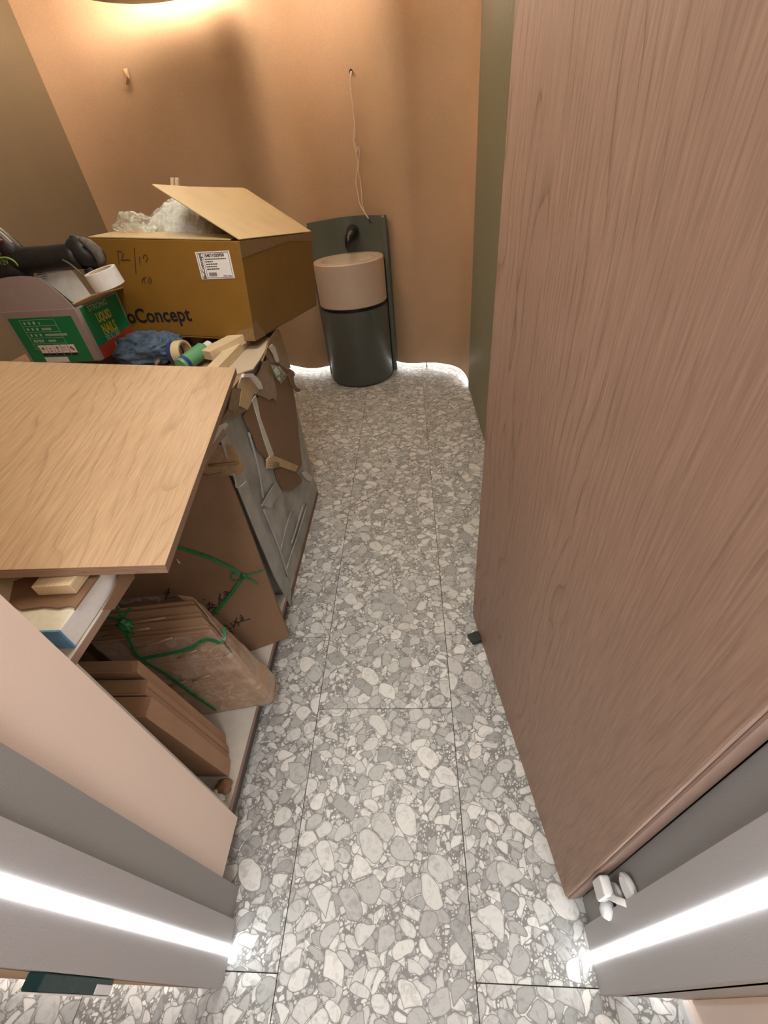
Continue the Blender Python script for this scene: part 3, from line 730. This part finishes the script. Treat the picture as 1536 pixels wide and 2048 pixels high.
# ------------------------------------------------------------------ timber strips and odds on top
ZT = .9335
def strip(name, lab, pn, pf, w, h, z=ZT):
    d = (pf - pn); m_ = frame((pn.x, pn.y, z), d, (-d.y, d.x, 0)); m_ = m_
    t = thing(name, lab, 'timber', mat=Matrix.Translation((pn.x, pn.y, z)) @ Matrix.Rotation(math.atan2(d.y, d.x) - PI / 2, 4, 'Z'), group='timber pieces on the wrapped cabinet')
    L_ = V((d.x, d.y, 0)).length
    obj('bar', MB().box((0, 0, 0), (w, L_, h)), 'timber', t, local=True, bevel=.0015)
    return t
p0 = atz(410, 738, ZT + .03); p1 = atz(462, 686, ZT + .03)
d_ = (p1 - p0).normalized()
strip('timber_strip', 'long pale timber strip under the big box, running below the oak board', p0 - d_ * .03, p1 + d_ * .22, .046, .032)
p0 = atz(398, 697, ZT + .052); p1 = atz(419, 681, ZT + .052)
tshort = thing('timber_strip', 'short pale timber block lying on top between the green can and long strip', 'timber', mat=Matrix.Translation((p0.x, p0.y, ZT + .014)) @ Matrix.Rotation(-.55, 4, 'Z') @ Matrix.Rotation(.06, 4, 'X'), group='timber pieces on the wrapped cabinet')
obj('bar', MB().box((0, 0, 0), (.062, .17, .034)), 'timber', tshort, local=True, bevel=.0015)

# denim rag
rc = atz(300, 700, .975)
def rag(u, v):
    th = 2 * PI * u; ph = PI * (v * .998 + .001)
    d = V((math.sin(ph) * math.cos(th), math.sin(ph) * math.sin(th), math.cos(ph)))
    w_ = noise.noise(d * 1.6 + V((3.1, .2, 5)))
    n2 = math.sin(6.5 * (d - V((-.25, -.55, .75)).normalized()).length + 1.3 * th + 5 * w_)
    n3 = noise.fractal(d * 3.0 + V((9, 1, 2)), .9, 2.2, 3)
    kk = 1.02 + .10 * (1 - abs(n2)) * 1.6 - .06 + .10 * n3 + .16 * w_
    dent = max(0, 1 - (d - V((-.25, -.55, .75)).normalized()).length * 1.6) * .45
    kk -= dent
    return rc + V((d.x * .135 * kk, d.y * .095 * kk, max(d.z * .062 * kk, -.040)))
tag(obj('denim_rag', MB().grid(rag, 96, 60, close_u=True), 'denim', origin=rc, smooth=True), 'crumpled blue denim rag in front of the big box', 'rag')

# tape rolls
def roll(name, lab, c, ax, ro, ri, w, m1, m2='card_tan', core=.004):
    t = thing(name, lab, 'tape roll', c)
    obj('tape_ring', MB().lathe([(ri + core, -w / 2), (ro, -w / 2), (ro, w / 2), (ri + core, w / 2), (ri + core, -w / 2)], c, ax, 40), m1, t, bevel=.0006)
    obj('core', MB().lathe([(ri, -w / 2 + .001), (ri + core, -w / 2 + .001), (ri + core, w / 2 - .001), (ri, w / 2 - .001), (ri, -w / 2 + .001)], c, ax, 40), m2, t)
    return t
c = atz(358, 706, .976)
roll('navy_tape', 'navy blue tape roll standing on edge beside the cream one', (c.x - .016, c.y + .004, .976), (1, -.15, .05), .042, .030, .014, 'navy')
roll('masking_tape', 'cream masking tape roll standing on edge beside the denim rag', (c.x + .012, c.y, .976), (1, -.15, .05), .043, .034, .034, 'masking')
# green can lying
c = atz(390, 712, .965)
gc = thing('spray_can', 'small green can lying between the tape roll and timber', 'can', c)
axd = V((.35, .9, .12)).normalized()
obj('can_body', MB().lathe([(.0001, -.08), (.026, -.078), (.028, -.07), (.028, .045), (.022, .055), (.0001, .056)], c, axd, 28), 'can', gc, smooth=False)
obj('cap', MB().lathe([(.018, .056), (.018, .085), (.012, .092), (.0001, .092)], c, axd, 24), 'white', gc)
obj('band', MB().lathe([(.0285, -.066), (.0285, -.05)], c, axd, 28), 'navy', gc)
# brown rod and white stick near the rag
a_ = atz(312, 728, .955); b_ = atz(343, 693, .965)
tag(obj('brown_rod', MB().tube([a_, b_], .006, 10), 'edge', origin=a_), 'thin reddish brown rod lying against the denim rag', 'rod')
a_ = atz(262, 722, .945); b_ = atz(352, 716, .950)
tag(obj('white_strip', MB().ribbon([a_, b_], .018, (0, 0, 1), .004), 'white', origin=a_), 'flat white strip lying under the denim rag', 'strip')
a_ = atz(240, 728, .945); b_ = atz(275, 703, .96)
tag(obj('dark_rod', MB().tube([a_, b_], .004, 8), 'black', origin=a_), 'thin dark rod between the green box and the rag', 'rod')
c = atz(382, 686, .95)
tag(obj('paper_cup', MB().lathe([(.0001, 0), (.026, 0), (.032, .045), (.030, .045), (.025, .004), (.0001, .004)], (c.x, c.y + .06, .9345), (0, 0, 1), 28), 'grey_card', origin=(c.x, c.y, .9345)), 'small pale mauve paper cup in the dark behind the green can', 'cup')

# ------------------------------------------------------------------ big yellow-brown box
z0 = .965; sca = (1.45 - z0) / (1.45 - .97)
BXM = Matrix.Translation((-.597 * sca, 1.6301 * sca, z0)) @ Matrix.Rotation(-.1437, 4, 'Z') @ Matrix.Rotation(.085, 4, 'Y') @ Matrix.Rotation(-.0932, 4, 'X')
bw, bd, bh = .58, .7751 * sca, .3223 * sca
bx = thing('big_box', 'big yellow brown cardboard box, open and tilted on the pile', 'box', mat=BXM)
T = .006
body = MB().box((-bw, 0, 0), (0, bd, T)); body.box((-bw, 0, T), (0, T, bh)).box((-bw, bd - T, T), (0, bd, bh)).box((-bw, T, T), (-bw + T, bd - T, bh)).box((-T, T, T), (0, bd - T, bh))
obj('box_walls', body, 'card_yellow', bx, local=True, bevel=.003)
th = .4912; fl1, fl2 = .3129 * sca, .3537 * sca
def fpt(y, l): return V((-l * math.cos(th), y, bh + .002 + l * math.sin(th)))
fp = [fpt(0.002, .0), fpt(bd * .5, 0), fpt(bd - .002, 0), fpt(bd, fl2 * .97), fpt(bd * .97, fl2), fpt(bd * .3, fl1 * 1.02), fpt(.005, fl1), fpt(0, fl1 * .97)]
nn = V((math.sin(th), 0, math.cos(th))) * .004
obj('side_flap', MB().prism(fp, nn), 'card_flap', bx, local=True, bevel=.0015)['label'] = 'raised paler flap'
a2 = .10
obj('front_flap', MB().prism([(-.03, .0, bh + .001), (-bw, .0, bh + .001), (-bw + .02, .20 * math.cos(a2), bh + .20 * math.sin(a2)), (-.09, .20 * math.cos(a2), bh + .20 * math.sin(a2) - .015)], (0, 0, .004)), 'card_flap', bx, local=True, bevel=.001)
obj('back_flap', MB().prism([(-bw + .08, bd, bh), (-.30, bd, bh), (-.33, bd - .06, bh + .17), (-bw + .13, bd - .06, bh + .17)], (0, .004, 0)), 'card', bx, local=True)
obj('left_flap', MB().prism([(-bw, .01, bh), (-bw, bd - .01, bh), (-bw - .14, bd - .05, bh - .10), (-bw - .14, .05, bh - .10)], (0, 0, .004)), 'card', bx, local=True)
BI = BXM.inverted(); bfn = BXM.to_3x3() @ V((0, -1, 0)); bfo = BXM @ V((0, 0, 0))
def onbox(px, py, d=.0005): return BI @ onplane(px, py, bfo + bfn * d, bfn)
def onbox_w(px, py, d=.0008): return onplane(px, py, bfo + bfn * d, bfn)
FX = Matrix.Rotation(PI / 2, 4, 'X')
# shipping label
lp = [onbox(391, 504), onbox(460, 501), onbox(468, 556), onbox(403, 559)]
lc0 = sum(lp, V()) / 4; lw_ = ((lp[1] - lp[0]).length + (lp[2] - lp[3]).length) / 2; lh_ = ((lp[0] - lp[3]).length + (lp[1] - lp[2]).length) / 2
ldx = ((lp[1] - lp[0]) + (lp[2] - lp[3])).normalized(); ldy = ((lp[0] - lp[3]) + (lp[1] - lp[2])).normalized()
LM = frame(lc0, ldx, ldy)
def lab_pt(u, v, d=.001): return LM @ V(((u - .5) * lw_, (v - .5) * lh_, d))
sl = obj('shipping_label', MB().prism([lab_pt(0, 0, 0), lab_pt(1, 0, 0), lab_pt(1, 1, 0), lab_pt(0, 1, 0)], (0, -.0007, 0)), 'label', bx, local=True); sl['label'] = 'white printed label'
def lab_text(body, u, v, w, rot=0, bold=.01, mat='black', h=None):
    m_ = LM.copy(); m_.translation = lab_pt(u, v, .0012); text('label_print', body, m_ @ Matrix.Rotation(rot, 4, 'Z'), w * lw_, mat, sl, bold, h)
lab_text('104011033950', .53, .85, .58, bold=.03)
lab_text('BoConcept', .12, .48, .60, PI / 2, .02)
lab_text('Made in Italy', .80, .10, .24)
fr = MB()
for (u0, v0, u1, v1) in ((.04, .04, .96, .055), (.04, .945, .96, .96), (.04, .04, .05, .96), (.95, .04, .96, .96), (.20, .04, .208, .96)):
    fr.prism([lab_pt(u0, v0), lab_pt(u1, v0), lab_pt(u1, v1), lab_pt(u0, v1)], (0, -.0003, 0))
for i, (w, v) in enumerate(((.60, .71), (.22, .62), (.30, .53), (.28, .44), (.34, .35))):
    x = .24
    while x < .24 + w:
        ww = random.uniform(.03, .07); fr.prism([lab_pt(x, v), lab_pt(x + ww, v), lab_pt(x + ww, v + .035), lab_pt(x, v + .035)], (0, -.0003, 0)); x += ww + .012
x = .26
while x < .50:
    ww = random.choice((.006, .01, .014)); fr.prism([lab_pt(x, .10), lab_pt(x + ww, .10), lab_pt(x + ww, .24), lab_pt(x, .24)], (0, -.0003, 0)); x += ww + .008
obj('label_print', fr, 'black', sl, local=True)
# printed name, its first letter hidden behind the green box
a_, b_ = onbox(256, 634), onbox(380, 629)
wo = (b_ - a_).length * 9.25 / 8.0
mtx = frame(b_ - (b_ - a_).normalized() * wo / 2 + V((0, -.001, 0)), b_ - a_, V((0, 0, 1)))
text('box_print', 'BoConcept', mtx, wo, 'black', bx, .018, .068)
hw = [[(912, 585), (905, 600), (917, 690)], [(897, 582), (930, 585), (948, 605), (940, 635), (930, 655), (975, 650), (1002, 655)], [(1030, 560), (1045, 765)], [(1070, 625), (1076, 688)], [(1098, 640), (1108, 612), (1125, 615), (1132, 640), (1122, 668)],
      [(1100, 790), (1090, 830)], [(1120, 780), (1105, 800), (1115, 835)], [(1150, 785), (1165, 800), (1155, 835), (1138, 820), (1150, 785)]]
ink(hw, 0, 350, 3.84, onbox_w, .0012, bx)
# scuffed tape lines and dented corner tape
obj('tape_band', MB().prism([V((-.10, -.001, .0)), V((0, -.001, .0)), V((0, -.001, .05)), V((-.06, -.001, .035))], (0, .0008, 0)), 'tape', bx, local=True)
obj('corner_tape', MB().prism([V((.0005, .0, .0)), V((.0005, .10, .0)), V((.0005, .03, .07)), V((.0005, 0, .06))], (.0008, 0, 0)), 'tape', bx, local=True)
obj('corner_tape', MB().prism([V((.0005, .0, bh - .05)), V((.0005, bd * .6, bh - .02)), V((.0005, bd, bh - .035)), V((.0005, bd, bh)), V((.0005, 0, bh))], (.0008, 0, 0)), 'tape', bx, local=True)

# contents: film-wrapped item, loose bag, two sticks
ci = V((-.40, bd * .45, bh - .03))
fw = thing('wrapped_item', 'white ribbed item in clear film sticking out of the big box', 'package', mat=BXM)
def rib(u, v):
    x = -.52 + .36 * u; y = .16 + .30 * v
    zz = bh - .02 + .135 * math.sin(PI * min(1, max(0, u * 1.05))) ** .7 * (1 - abs(2 * v - 1) ** 4)
    zz += .0022 * math.sin(u * 110 + v * 3) + .010 * noise.noise(V((x * 20, y * 8, 0)))
    return V((x, y, zz))
obj('item', MB().grid(rib, 120, 24), 'paper', fw, local=True, smooth=True)
def rib2(u, v): p = rib(u, v); return p + V((0, 0, .010 + .010 * noise.noise(V((p.x * 30, p.y * 30, 3)))))
obj('film_cover', MB().grid(rib2, 60, 24), 'film', fw, local=True, smooth=True)
bag = MB().add(*(lambda g: (g.v, g.f))(crumple(V((-.47, .14, bh + .030)), (.085, .05, .045), 6, .35, 1.5, 48, 30)))
for i, p in enumerate(bag.v): bag.v[i] = BXM @ p
tag(obj('plastic_bag', bag, 'film', origin=BXM @ V((-.485, .12, bh)), smooth=True), 'crumpled clear plastic bag poking out at the big box front flap', 'plastic bag')
sk = thing('stick_pair', 'pair of pale wooden sticks rising behind the box flap', 'sticks', mat=BXM)
for dx_ in (0, .022):
    o0 = aty(347 + dx_ * 420, 400, 2.05); o1 = aty(345 + dx_ * 420, 356, 2.05)
    dd = (o1 - o0)
    obj('stick', MB().tube([o0 - dd * 2.5, o1], .0085, 4), 'timber', sk)

# ------------------------------------------------------------------ green printed box
GSC = (1.45 - .985) / .52
GM = Matrix.Translation((-1.2815 * GSC, 1.6848 * GSC, .985)) @ Matrix.Rotation(-.1214, 4, 'Z') @ Matrix.Rotation(.0112, 4, 'Y') @ Matrix.Rotation(0, 4, 'X')
gw, gd, gh = .345 * GSC, .2556 * GSC, .2000 * GSC
gx = thing('green_box', 'green and white printed carton holding the black power tool', 'box', mat=GM)
gm = MB().box((-gw, 0, 0), (0, gd, .004)); gm.box((-gw, 0, .004), (0, .004, gh)).box((-gw, gd - .004, .004), (0, gd, gh)).box((-gw, .004, .004), (-gw + .004, gd - .004, gh)).box((-.004, .004, .004), (0, gd - .004, gh))
obj('box_walls', gm, 'grey_card', gx, local=True, bevel=.001)
obj('front_print', MB().box((-gw + .016, -.0006, .0), (-.028, -.0001, gh - .022)), 'green_print', gx, local=True)
obj('side_print', MB().box((.0001, .020, .0), (.0006, gd - .010, gh - .004)), 'green_print', gx, local=True)
rp = MB().prism([(.0008, .020, 0), (.0008, gd - .010, 0), (.0008, gd - .010, .060), (.0008, .020, .042)], (.0004, 0, 0)); obj('red_band', rp, 'red_print', gx, local=True)
def gtext(body, y, z, w, mat, h=None, bold=.0): # on the right side, reading towards +y
    m_ = frame((.0012, y, z), (0, 1, 0), (0, 0, 1)); return text('box_print', body, m_, w, mat, gx, bold, h)
gtext('LIQUID', .112, .125, .075, 'yellow', .036, .03)
gtext('NAILS', .112, .083, .075, 'yellow', .036, .03)
gtext('STRONG', .105, .162, .10, 'pale_print', .018)
gtext('\u514d\u9489\u80f6', .112, .056, .08, 'pale_print', .022)
gtext('\u73af\u4fdd', .13, .024, .06, 'pale_print', .018)
# table of small pale writing and the handling marks on the front
pr = MB(); fx0, fx1 = -gw + .060, -.105; zt_ = gh - .030
for i in range(6):
    z = zt_ - i * .0205; pr.box((fx0, -.0010, z), (fx1, -.0007, z + .0010))
pr.box((fx0, -.001, zt_ - .1025), (fx0 + .001, -.0007, zt_)).box((fx1, -.001, zt_ - .1025), (fx1 + .001, -.0007, zt_))
for i, (n1, n2) in enumerate(((3, 1), (3, 6), (3, 14), (4, 5), (5, 5))):
    z = zt_ - i * .0205 - .0145; x = fx0 + .012
    for j in range(n1): pr.box((x, -.0010, z), (x + .0075, -.0007, z + .009)); x += .020 if i < 3 else .0115
    x = fx0 + .075
    for j in range(n2): pr.box((x, -.0010, z), (x + .0045, -.0007, z + .0075)); x += .0066
obj('front_table', pr, 'pale_print', gx, local=True)
mk = MB(); md = MB(); mrs = [MB() for _ in range(5)]
for i in range(5):
    x = fx0 + .018 + i * .031; mk.box((x, -.0011, .024), (x + .028, -.0007, .062)); md.box((x, -.0014, .024), (x + .028, -.0011, .033))
xs = [fx0 + .018 + i * .031 + .014 for i in range(5)]
mrs[0].prism([(xs[0] - .008, -.0014, .047), (xs[0] + .008, -.0014, .047), (xs[0] + .004, -.0014, .054), (xs[0] - .004, -.0014, .054)], (0, .0003, 0)).box((xs[0] - .0008, -.0014, .040), (xs[0] + .0008, -.0011, .047))
mrs[1].prism([(xs[1] - .005, -.0014, .052), (xs[1] + .005, -.0014, .052), (xs[1], -.0014, .046)], (0, .0003, 0)).prism([(xs[1] - .006, -.0014, .038), (xs[1] + .006, -.0014, .038), (xs[1], -.0014, .044)], (0, .0003, 0))
mrs[2].prism([(xs[2] - .005, -.0014, .056), (xs[2] + .005, -.0014, .056), (xs[2] + .004, -.0014, .048), (xs[2] - .004, -.0014, .048)], (0, .0003, 0)).box((xs[2] - .001, -.0014, .038), (xs[2] + .001, -.0011, .048)).box((xs[2] - .004, -.0014, .037), (xs[2] + .004, -.0011, .039))
for dd in (-.006, .002): mrs[3].box((xs[3] + dd, -.0014, .040), (xs[3] + dd + .0015, -.0011, .056)).box((xs[3] + dd - .002, -.0014, .052), (xs[3] + dd + .0035, -.0011, .0535))
mrs[4].prism([(xs[4] - .009, -.0014, .050), (xs[4] - .002, -.0014, .057), (xs[4] + .010, -.0014, .043), (xs[4] + .004, -.0014, .040)], (0, .0003, 0))
obj('mark_panel', mk, 'label', gx, local=True); obj('mark_caption', md, 'black', gx, local=True); [obj('mark_icon', q, 'red', gx, local=True) for q in mrs]
obj('sticker', MB().box((-gw + .075, -.0012, -.0), (-gw + .175, -.0007, .018)), 'label', gx, local=True)
# tall front flap with an arched top, standing up and leaning back
fpx = [(144, 610), (124, 592), (106, 577), (92, 565), (78, 557), (60, 553), (40, 552), (15, 554), (-12, 560)]
fn_ = GM.to_3x3() @ V((0, -1, .12)); fo_ = GM @ V((0, .001, gh))
fl = [onplane(a, b, fo_, fn_) for a, b in fpx]; base_l = GM @ V((-gw, .001, gh)); base_r = GM @ V((0, .001, gh))
obj('front_flap', MB().prism([base_l, base_r] + fl[1:] + [fl[-1] + (base_l - fl[-1]) * .3], fn_.normalized() * -.003), 'grey_card', gx)
FN = GM.to_3x3() @ V((-.30, 0, 1)); FO = GM @ V((0, 0, gh + .001))
g2 = [onplane(a, b, FO, FN) for a, b in [(146, 609), (182, 592), (258, 573), (288, 573), (262, 592), (218, 610), (200, 611)]]
obj('side_flap', MB().prism(g2, (0, 0, .003)), 'card_tan', gx)['label'] = 'small tan flap bent outward'
# paper bag leaning out of it
pb = [(150, 608), (182, 592), (150, 548), (125, 520), (118, 520), (96, 528), (85, 540), (70, 550), (90, 562), (112, 578)]
pf_ = [onplane(a, b, GM @ V((0, .05, gh)), GM.to_3x3() @ V((0, -1, .35))) for a, b in pb]
t = thing('paper_sheet', 'creased white printed paper sticking out of the green box', 'paper', pf_[0])
obj('sheet', MB().prism(pf_, V((0, .002, 0))), 'paper', t)
pn_ = (GM.to_3x3() @ V((0, -1, .35))).normalized()
ink([[(84, 538), (94, 533)], [(86, 541), (95, 536)]], 0, 0, 1, lambda x, y: onplane(x, y, GM @ V((0, .048, gh)), pn_), .0016, t, 'black', 'print')
ink([[(72, 547), (84, 545)], [(76, 550), (90, 547)], [(82, 554), (94, 551)], [(86, 557), (92, 556)]], 0, 0, 1, lambda x, y: onplane(x, y, GM @ V((0, .048, gh)), pn_), .0006, t, 'black', 'print')
# yellow-ish card behind the tool head
q_ = [aty(a, b, 1.93) for a, b in [(200, 590), (222, 590), (217, 509), (196, 509)]]
tag(obj('cream_card', MB().prism(q_, (0, .004, 0)), 'card_cream', origin=q_[0]), 'small cream card standing between tool head and big box', 'card')

# white tape roll standing on the small flap
ft = onplane(223, 577, FO, FN)
rw = thing('tape_roll', 'white tape roll resting on the tan flap of the green box', 'tape roll', ft)
rr_ = .049; hh_ = .050
c_ = ft + FN.normalized() * .006; ax_ = V((-.13, -.10, 1)).normalized()
obj('tape_ring', MB().lathe([(rr_ - .010, 0), (rr_, 0), (rr_, hh_), (rr_ - .010, hh_), (rr_ - .010, 0)], c_, ax_, 48), 'white', rw, bevel=.0006)
obj('core', MB().lathe([(rr_ - .013, .001), (rr_ - .010, .001), (rr_ - .010, hh_ - .001), (rr_ - .013, hh_ - .001), (rr_ - .013, .001)], c_, ax_, 48), 'card_cream', rw)

# ------------------------------------------------------------------ black power tool on the green box
ty = 1.60
def tp_(a, b, y=ty): return aty(a, b, y)
A_, B_ = tp_(40, 522), tp_(150, 512)
tl_ = thing('power_tool', 'black dusty cordless power tool lying on the green box', 'power tool', A_.lerp(B_, .5))
axl = (B_ - A_).normalized()
obj('tool_body', MB().tube([A_ - axl * .02, A_, A_.lerp(B_, .3), A_.lerp(B_, .6), B_, B_ + axl * .02], [.036, .040, .038, .037, .039, .040], 24), 'tool', tl_, smooth=True, bevel=0)
Hc = tp_(172, 505)
obj('gear_head', MB().grid(lambda u, v: Hc + V((1, 0, 0)) * (.050 * math.sin(PI * v) * math.cos(2 * PI * u)) * (1 + .15 * math.sin(4 * PI * u)) + V((0, 1, 0)) * (.040 * math.sin(PI * v) * math.sin(2 * PI * u)) + V((.35, 0, -1)).normalized() * (.050 * math.cos(PI * v)), 28, 18, True), 'tool', tl_, smooth=True)
obj('dusty_guard', MB().tube([tp_(163, 480, ty - .03), tp_(178, 488, ty - .04), tp_(192, 500, ty - .04), tp_(202, 518, ty - .04), tp_(203, 532, ty - .03)], [.010, .015, .017, .015, .010], 14), 'tool_dust', tl_, smooth=True)
obj('lever', MB().tube([tp_(140, 488), tp_(147, 478), tp_(158, 480), tp_(166, 492)], [.008, .013, .013, .009], 12), 'tool', tl_, smooth=True)
obj('spindle', MB().lathe([(.0001, 0), (.022, 0), (.026, .02), (.026, .035), (.0001, .036)], tp_(180, 535), (.2, 0, -1), 24), 'tool', tl_)
obj('vent_band', MB().tube([A_.lerp(B_, .02), A_.lerp(B_, .12)], .0385, 24), 'tool_dust', tl_)
mt = frame(tp_(140, 521, ty - .036), axl, (0, 0, 1))
Bk = tp_(15, 540)
obj('battery', MB().grid(lambda u, v: Bk + V((.075 * math.copysign(abs(math.cos(2 * PI * u)) ** .6, math.cos(2 * PI * u)) * math.sin(PI * v) ** .5, .045 * math.copysign(abs(math.sin(2 * PI * u)) ** .6, math.sin(2 * PI * u)) * math.sin(PI * v) ** .5, .048 * math.cos(PI * v))), 32, 16, True), 'tool', tl_, smooth=True)
obj('lime_stripe', MB().tube(catmull([tp_(-6, 517, ty - .05), tp_(12, 515, ty - .052), tp_(28, 522, ty - .05), tp_(36, 532, ty - .046)], 4), .0028, 6), 'lime', tl_, smooth=True)
obj('lime_stripe', MB().tube(catmull([tp_(-3, 462, ty - .03), tp_(12, 474, ty - .04), tp_(24, 486, ty - .04)], 4), .003, 6), 'card_cream', tl_, smooth=True)
obj('upper_grip', MB().tube([tp_(-30, 455), tp_(0, 478), tp_(25, 500), tp_(45, 520)], [.03, .034, .034, .03], 16), 'tool', tl_, smooth=True)
obj('red_mark', MB().tube([tp_(-2, 478, ty - .036), tp_(4, 482, ty - .037)], .004, 6), 'red', tl_)
text('battery_badge', '12V', MW[tl_].inverted() @ frame(tp_(8, 521 + 4, ty - .050), (1, 0, 0), (0, 0, 1)), .03, 'lime', tl_)
obj('tool_cable', MB().tube(catmull([tp_(125, 520, ty - .04), tp_(140, 528, ty - .045), tp_(160, 545, ty - .05), tp_(180, 562, ty - .05)], 4), .003, 6), 'tool_dust', tl_, smooth=True)

# ------------------------------------------------------------------ pedestal basin with curved back board
bc = V((-.450, 3.650, 0)); R_ = .268
ba = thing('pedestal_basin', 'round pedestal basin, beige above dark green, with tall green back board', 'basin', (bc.x, bc.y, 0))
obj('pedestal', MB().lathe([(.0001, .012), (R_ - .012, .012), (R_, .035), (R_, .590), (R_ - .02, .592), (.0001, .592)], bc, (0, 0, 1), 96), 'basin_green', ba, smooth=True)
obj('shadow_gap', MB().lathe([(R_ - .016, .592), (R_ - .016, .615)], bc, (0, 0, 1), 72), 'basin_dark', ba)
obj('foot', MB().lathe([(R_ - .03, 0), (R_ - .03, .014)], bc, (0, 0, 1), 72), 'basin_dark', ba)
rimp = [(.0001, .616), (R_ - .006, .616), (R_, .622), (R_, .908), (R_ - .006, .915), (.212, .915), (.206, .909), (.20, .885), (.15, .84), (.04, .828), (.0001, .828)]
bm = MB()
bm.lathe([(r, h) for r, h in rimp[:7]], bc, (0, 0, 1), 96)
obj('basin_ring', bm, 'basin_pink', ba, smooth=True)
obj('bowl', MB().lathe(rimp[6:], bc, (0, 0, 1), 96), 'basin_bowl', ba, smooth=True)
obj('drain', MB().lathe([(.0001, .831), (.022, .831), (.024, .828)], bc, (0, 0, 1), 24), 'white', ba)
for n in ('pedestal', 'basin_ring'):
    pass
for ch in ba.children:
    if ch.type == 'MESH': ch.data.set_sharp_from_angle(angle=math.radians(40))
# curved back board following the hollow of the wall
arc = catmull([(-.742, 3.735, 0), (-.66, 3.815, 0), (-.55, 3.905, 0), (-.45, 3.935, 0), (-.35, 3.905, 0), (-.25, 3.815, 0), (-.160, 3.715, 0)], 5)
def curtain(z0, z1, t0, t1):
    vs = []; n = len(arc)
    for i, p in enumerate(arc):
        t = (arc[min(i + 1, n - 1)] - arc[max(i - 1, 0)]).normalized(); q = V((-t.y, t.x, 0))
        for (o_, z) in ((t0, z0), (t1, z0), (t1, z1), (t0, z1)): vs.append(p + q * o_ + V((0, 0, z)))
    fs = []
    for i in range(n - 1):
        for k in range(4): fs.append([i * 4 + k, i * 4 + (k + 1) % 4, (i + 1) * 4 + (k + 1) % 4, (i + 1) * 4 + k])
    fs += [[3, 2, 1, 0], [(n - 1) * 4 + k for k in range(4)]]
    return MB().add(vs, fs)
obj('back_board', curtain(0.0, 1.150, .0, .024), 'basin_board', ba, bevel=.002)
obj('board_edge', MB().box((-.176, 3.716, 0), (-.150, 3.775, 1.150)), 'basin_board', ba, bevel=.003)
obj('corner_chip', MB().box((-.178, 3.712, 1.138), (-.158, 3.722, 1.151)), 'card_tan', ba)
obj('corner_chip', MB().box((-.752, 3.728, 1.128), (-.736, 3.738, 1.151)), 'card_tan', ba)
# black curved faucet
fc = aty(705, 466, 3.88)
ft_ = [V((fc.x, 3.915, fc.z + .00)), V((fc.x, 3.87, fc.z + .004)), V((fc.x - .008, 3.835, fc.z - .004)), V((fc.x - .028, 3.80, fc.z - .035)), V((fc.x - .040, 3.785, fc.z - .075)), V((fc.x - .036, 3.78, fc.z - .110))]
obj('faucet', MB().tube(catmull(ft_, 4), [max(.005, .046 - .042 * (max(0, i / 20 - .25) / .75) ** 1.3) for i in range(21)], 20), 'faucet', ba, smooth=True)
obj('faucet_collar', MB().lathe([(.0001, 0), (.05, 0), (.052, .01), (.0001, .012)], (fc.x, 3.918, fc.z), (0, -1, 0), 28), 'faucet', ba)

# cable pair from the wall hole down over the board
hy2 = hole.y
wr_ = thing('cable', 'thin beige twisted cable pair hanging from the wall hole to the basin board', 'cable', hole)
def wp(l): return [aty(640 + a / 5.39, 100 + b / 5.39, y) for a, b, y in l]
obj('wire', MB().tube(catmull([hole + V((0, .02, .0))] + wp([(330, 250, 3.90), (328, 400, 3.90), (350, 560, 3.9), (368, 740, 3.9), (378, 930, 3.9), (358, 960, 3.9), (380, 1060, 3.9), (405, 1200, 3.9), (400, 1310, 3.9), (388, 1420, 3.9), (410, 1560, 3.88), (428, 1660, 3.87), (478, 1750, 3.84), (525, 1820, 3.80)]), 5), .0040, 6), 'wire', wr_, smooth=True)
obj('wire', MB().tube(catmull([hole + V((.002, .02, .0))] + wp([(340, 250, 3.905), (340, 420, 3.905), (355, 600, 3.9), (375, 800, 3.905), (365, 900, 3.9), (385, 1010, 3.905), (395, 1100, 3.9), (412, 1040, 3.905), (425, 1100, 3.9), (412, 1300, 3.9), (435, 1400, 3.9), (450, 1560, 3.88), (455, 1660, 3.87), (480, 1745, 3.835), (520, 1805, 3.80)]), 5), .0034, 6), 'wire', wr_, smooth=True)
obj('connector', MB().tube([wp([(525, 1820, 3.80)])[0], wp([(548, 1860, 3.79)])[0]], .004, 8), 'basin_dark', wr_)
# torn plaster flake on the wall at the left
fk = aty(253, 152, 3.925)
fl_ = thing('plaster_flake', 'small curled flake hanging on the peach wall at upper left', 'flake', fk)
def flp(x, y, yy=3.915): return aty(200 + x / 12.8, 90 + y / 12.8, yy)
obj('flake', MB().add([flp(580, 610, 3.925), flp(700, 600, 3.925), flp(760, 830, 3.905), flp(770, 900, 3.90), flp(730, 1030, 3.905), flp(660, 1000, 3.90), flp(640, 850, 3.915), flp(690, 800, 3.885)],
    [[0, 1, 7], [1, 2, 7], [2, 3, 7], [3, 4, 7], [4, 5, 7], [5, 6, 7], [6, 0, 7]]), 'peach', fl_, solid=.002)
obj('tail', MB().tube([flp(730, 1020), flp(735, 1120), flp(690, 1130), flp(630, 1100)], .0015, 5), 'peach', fl_)
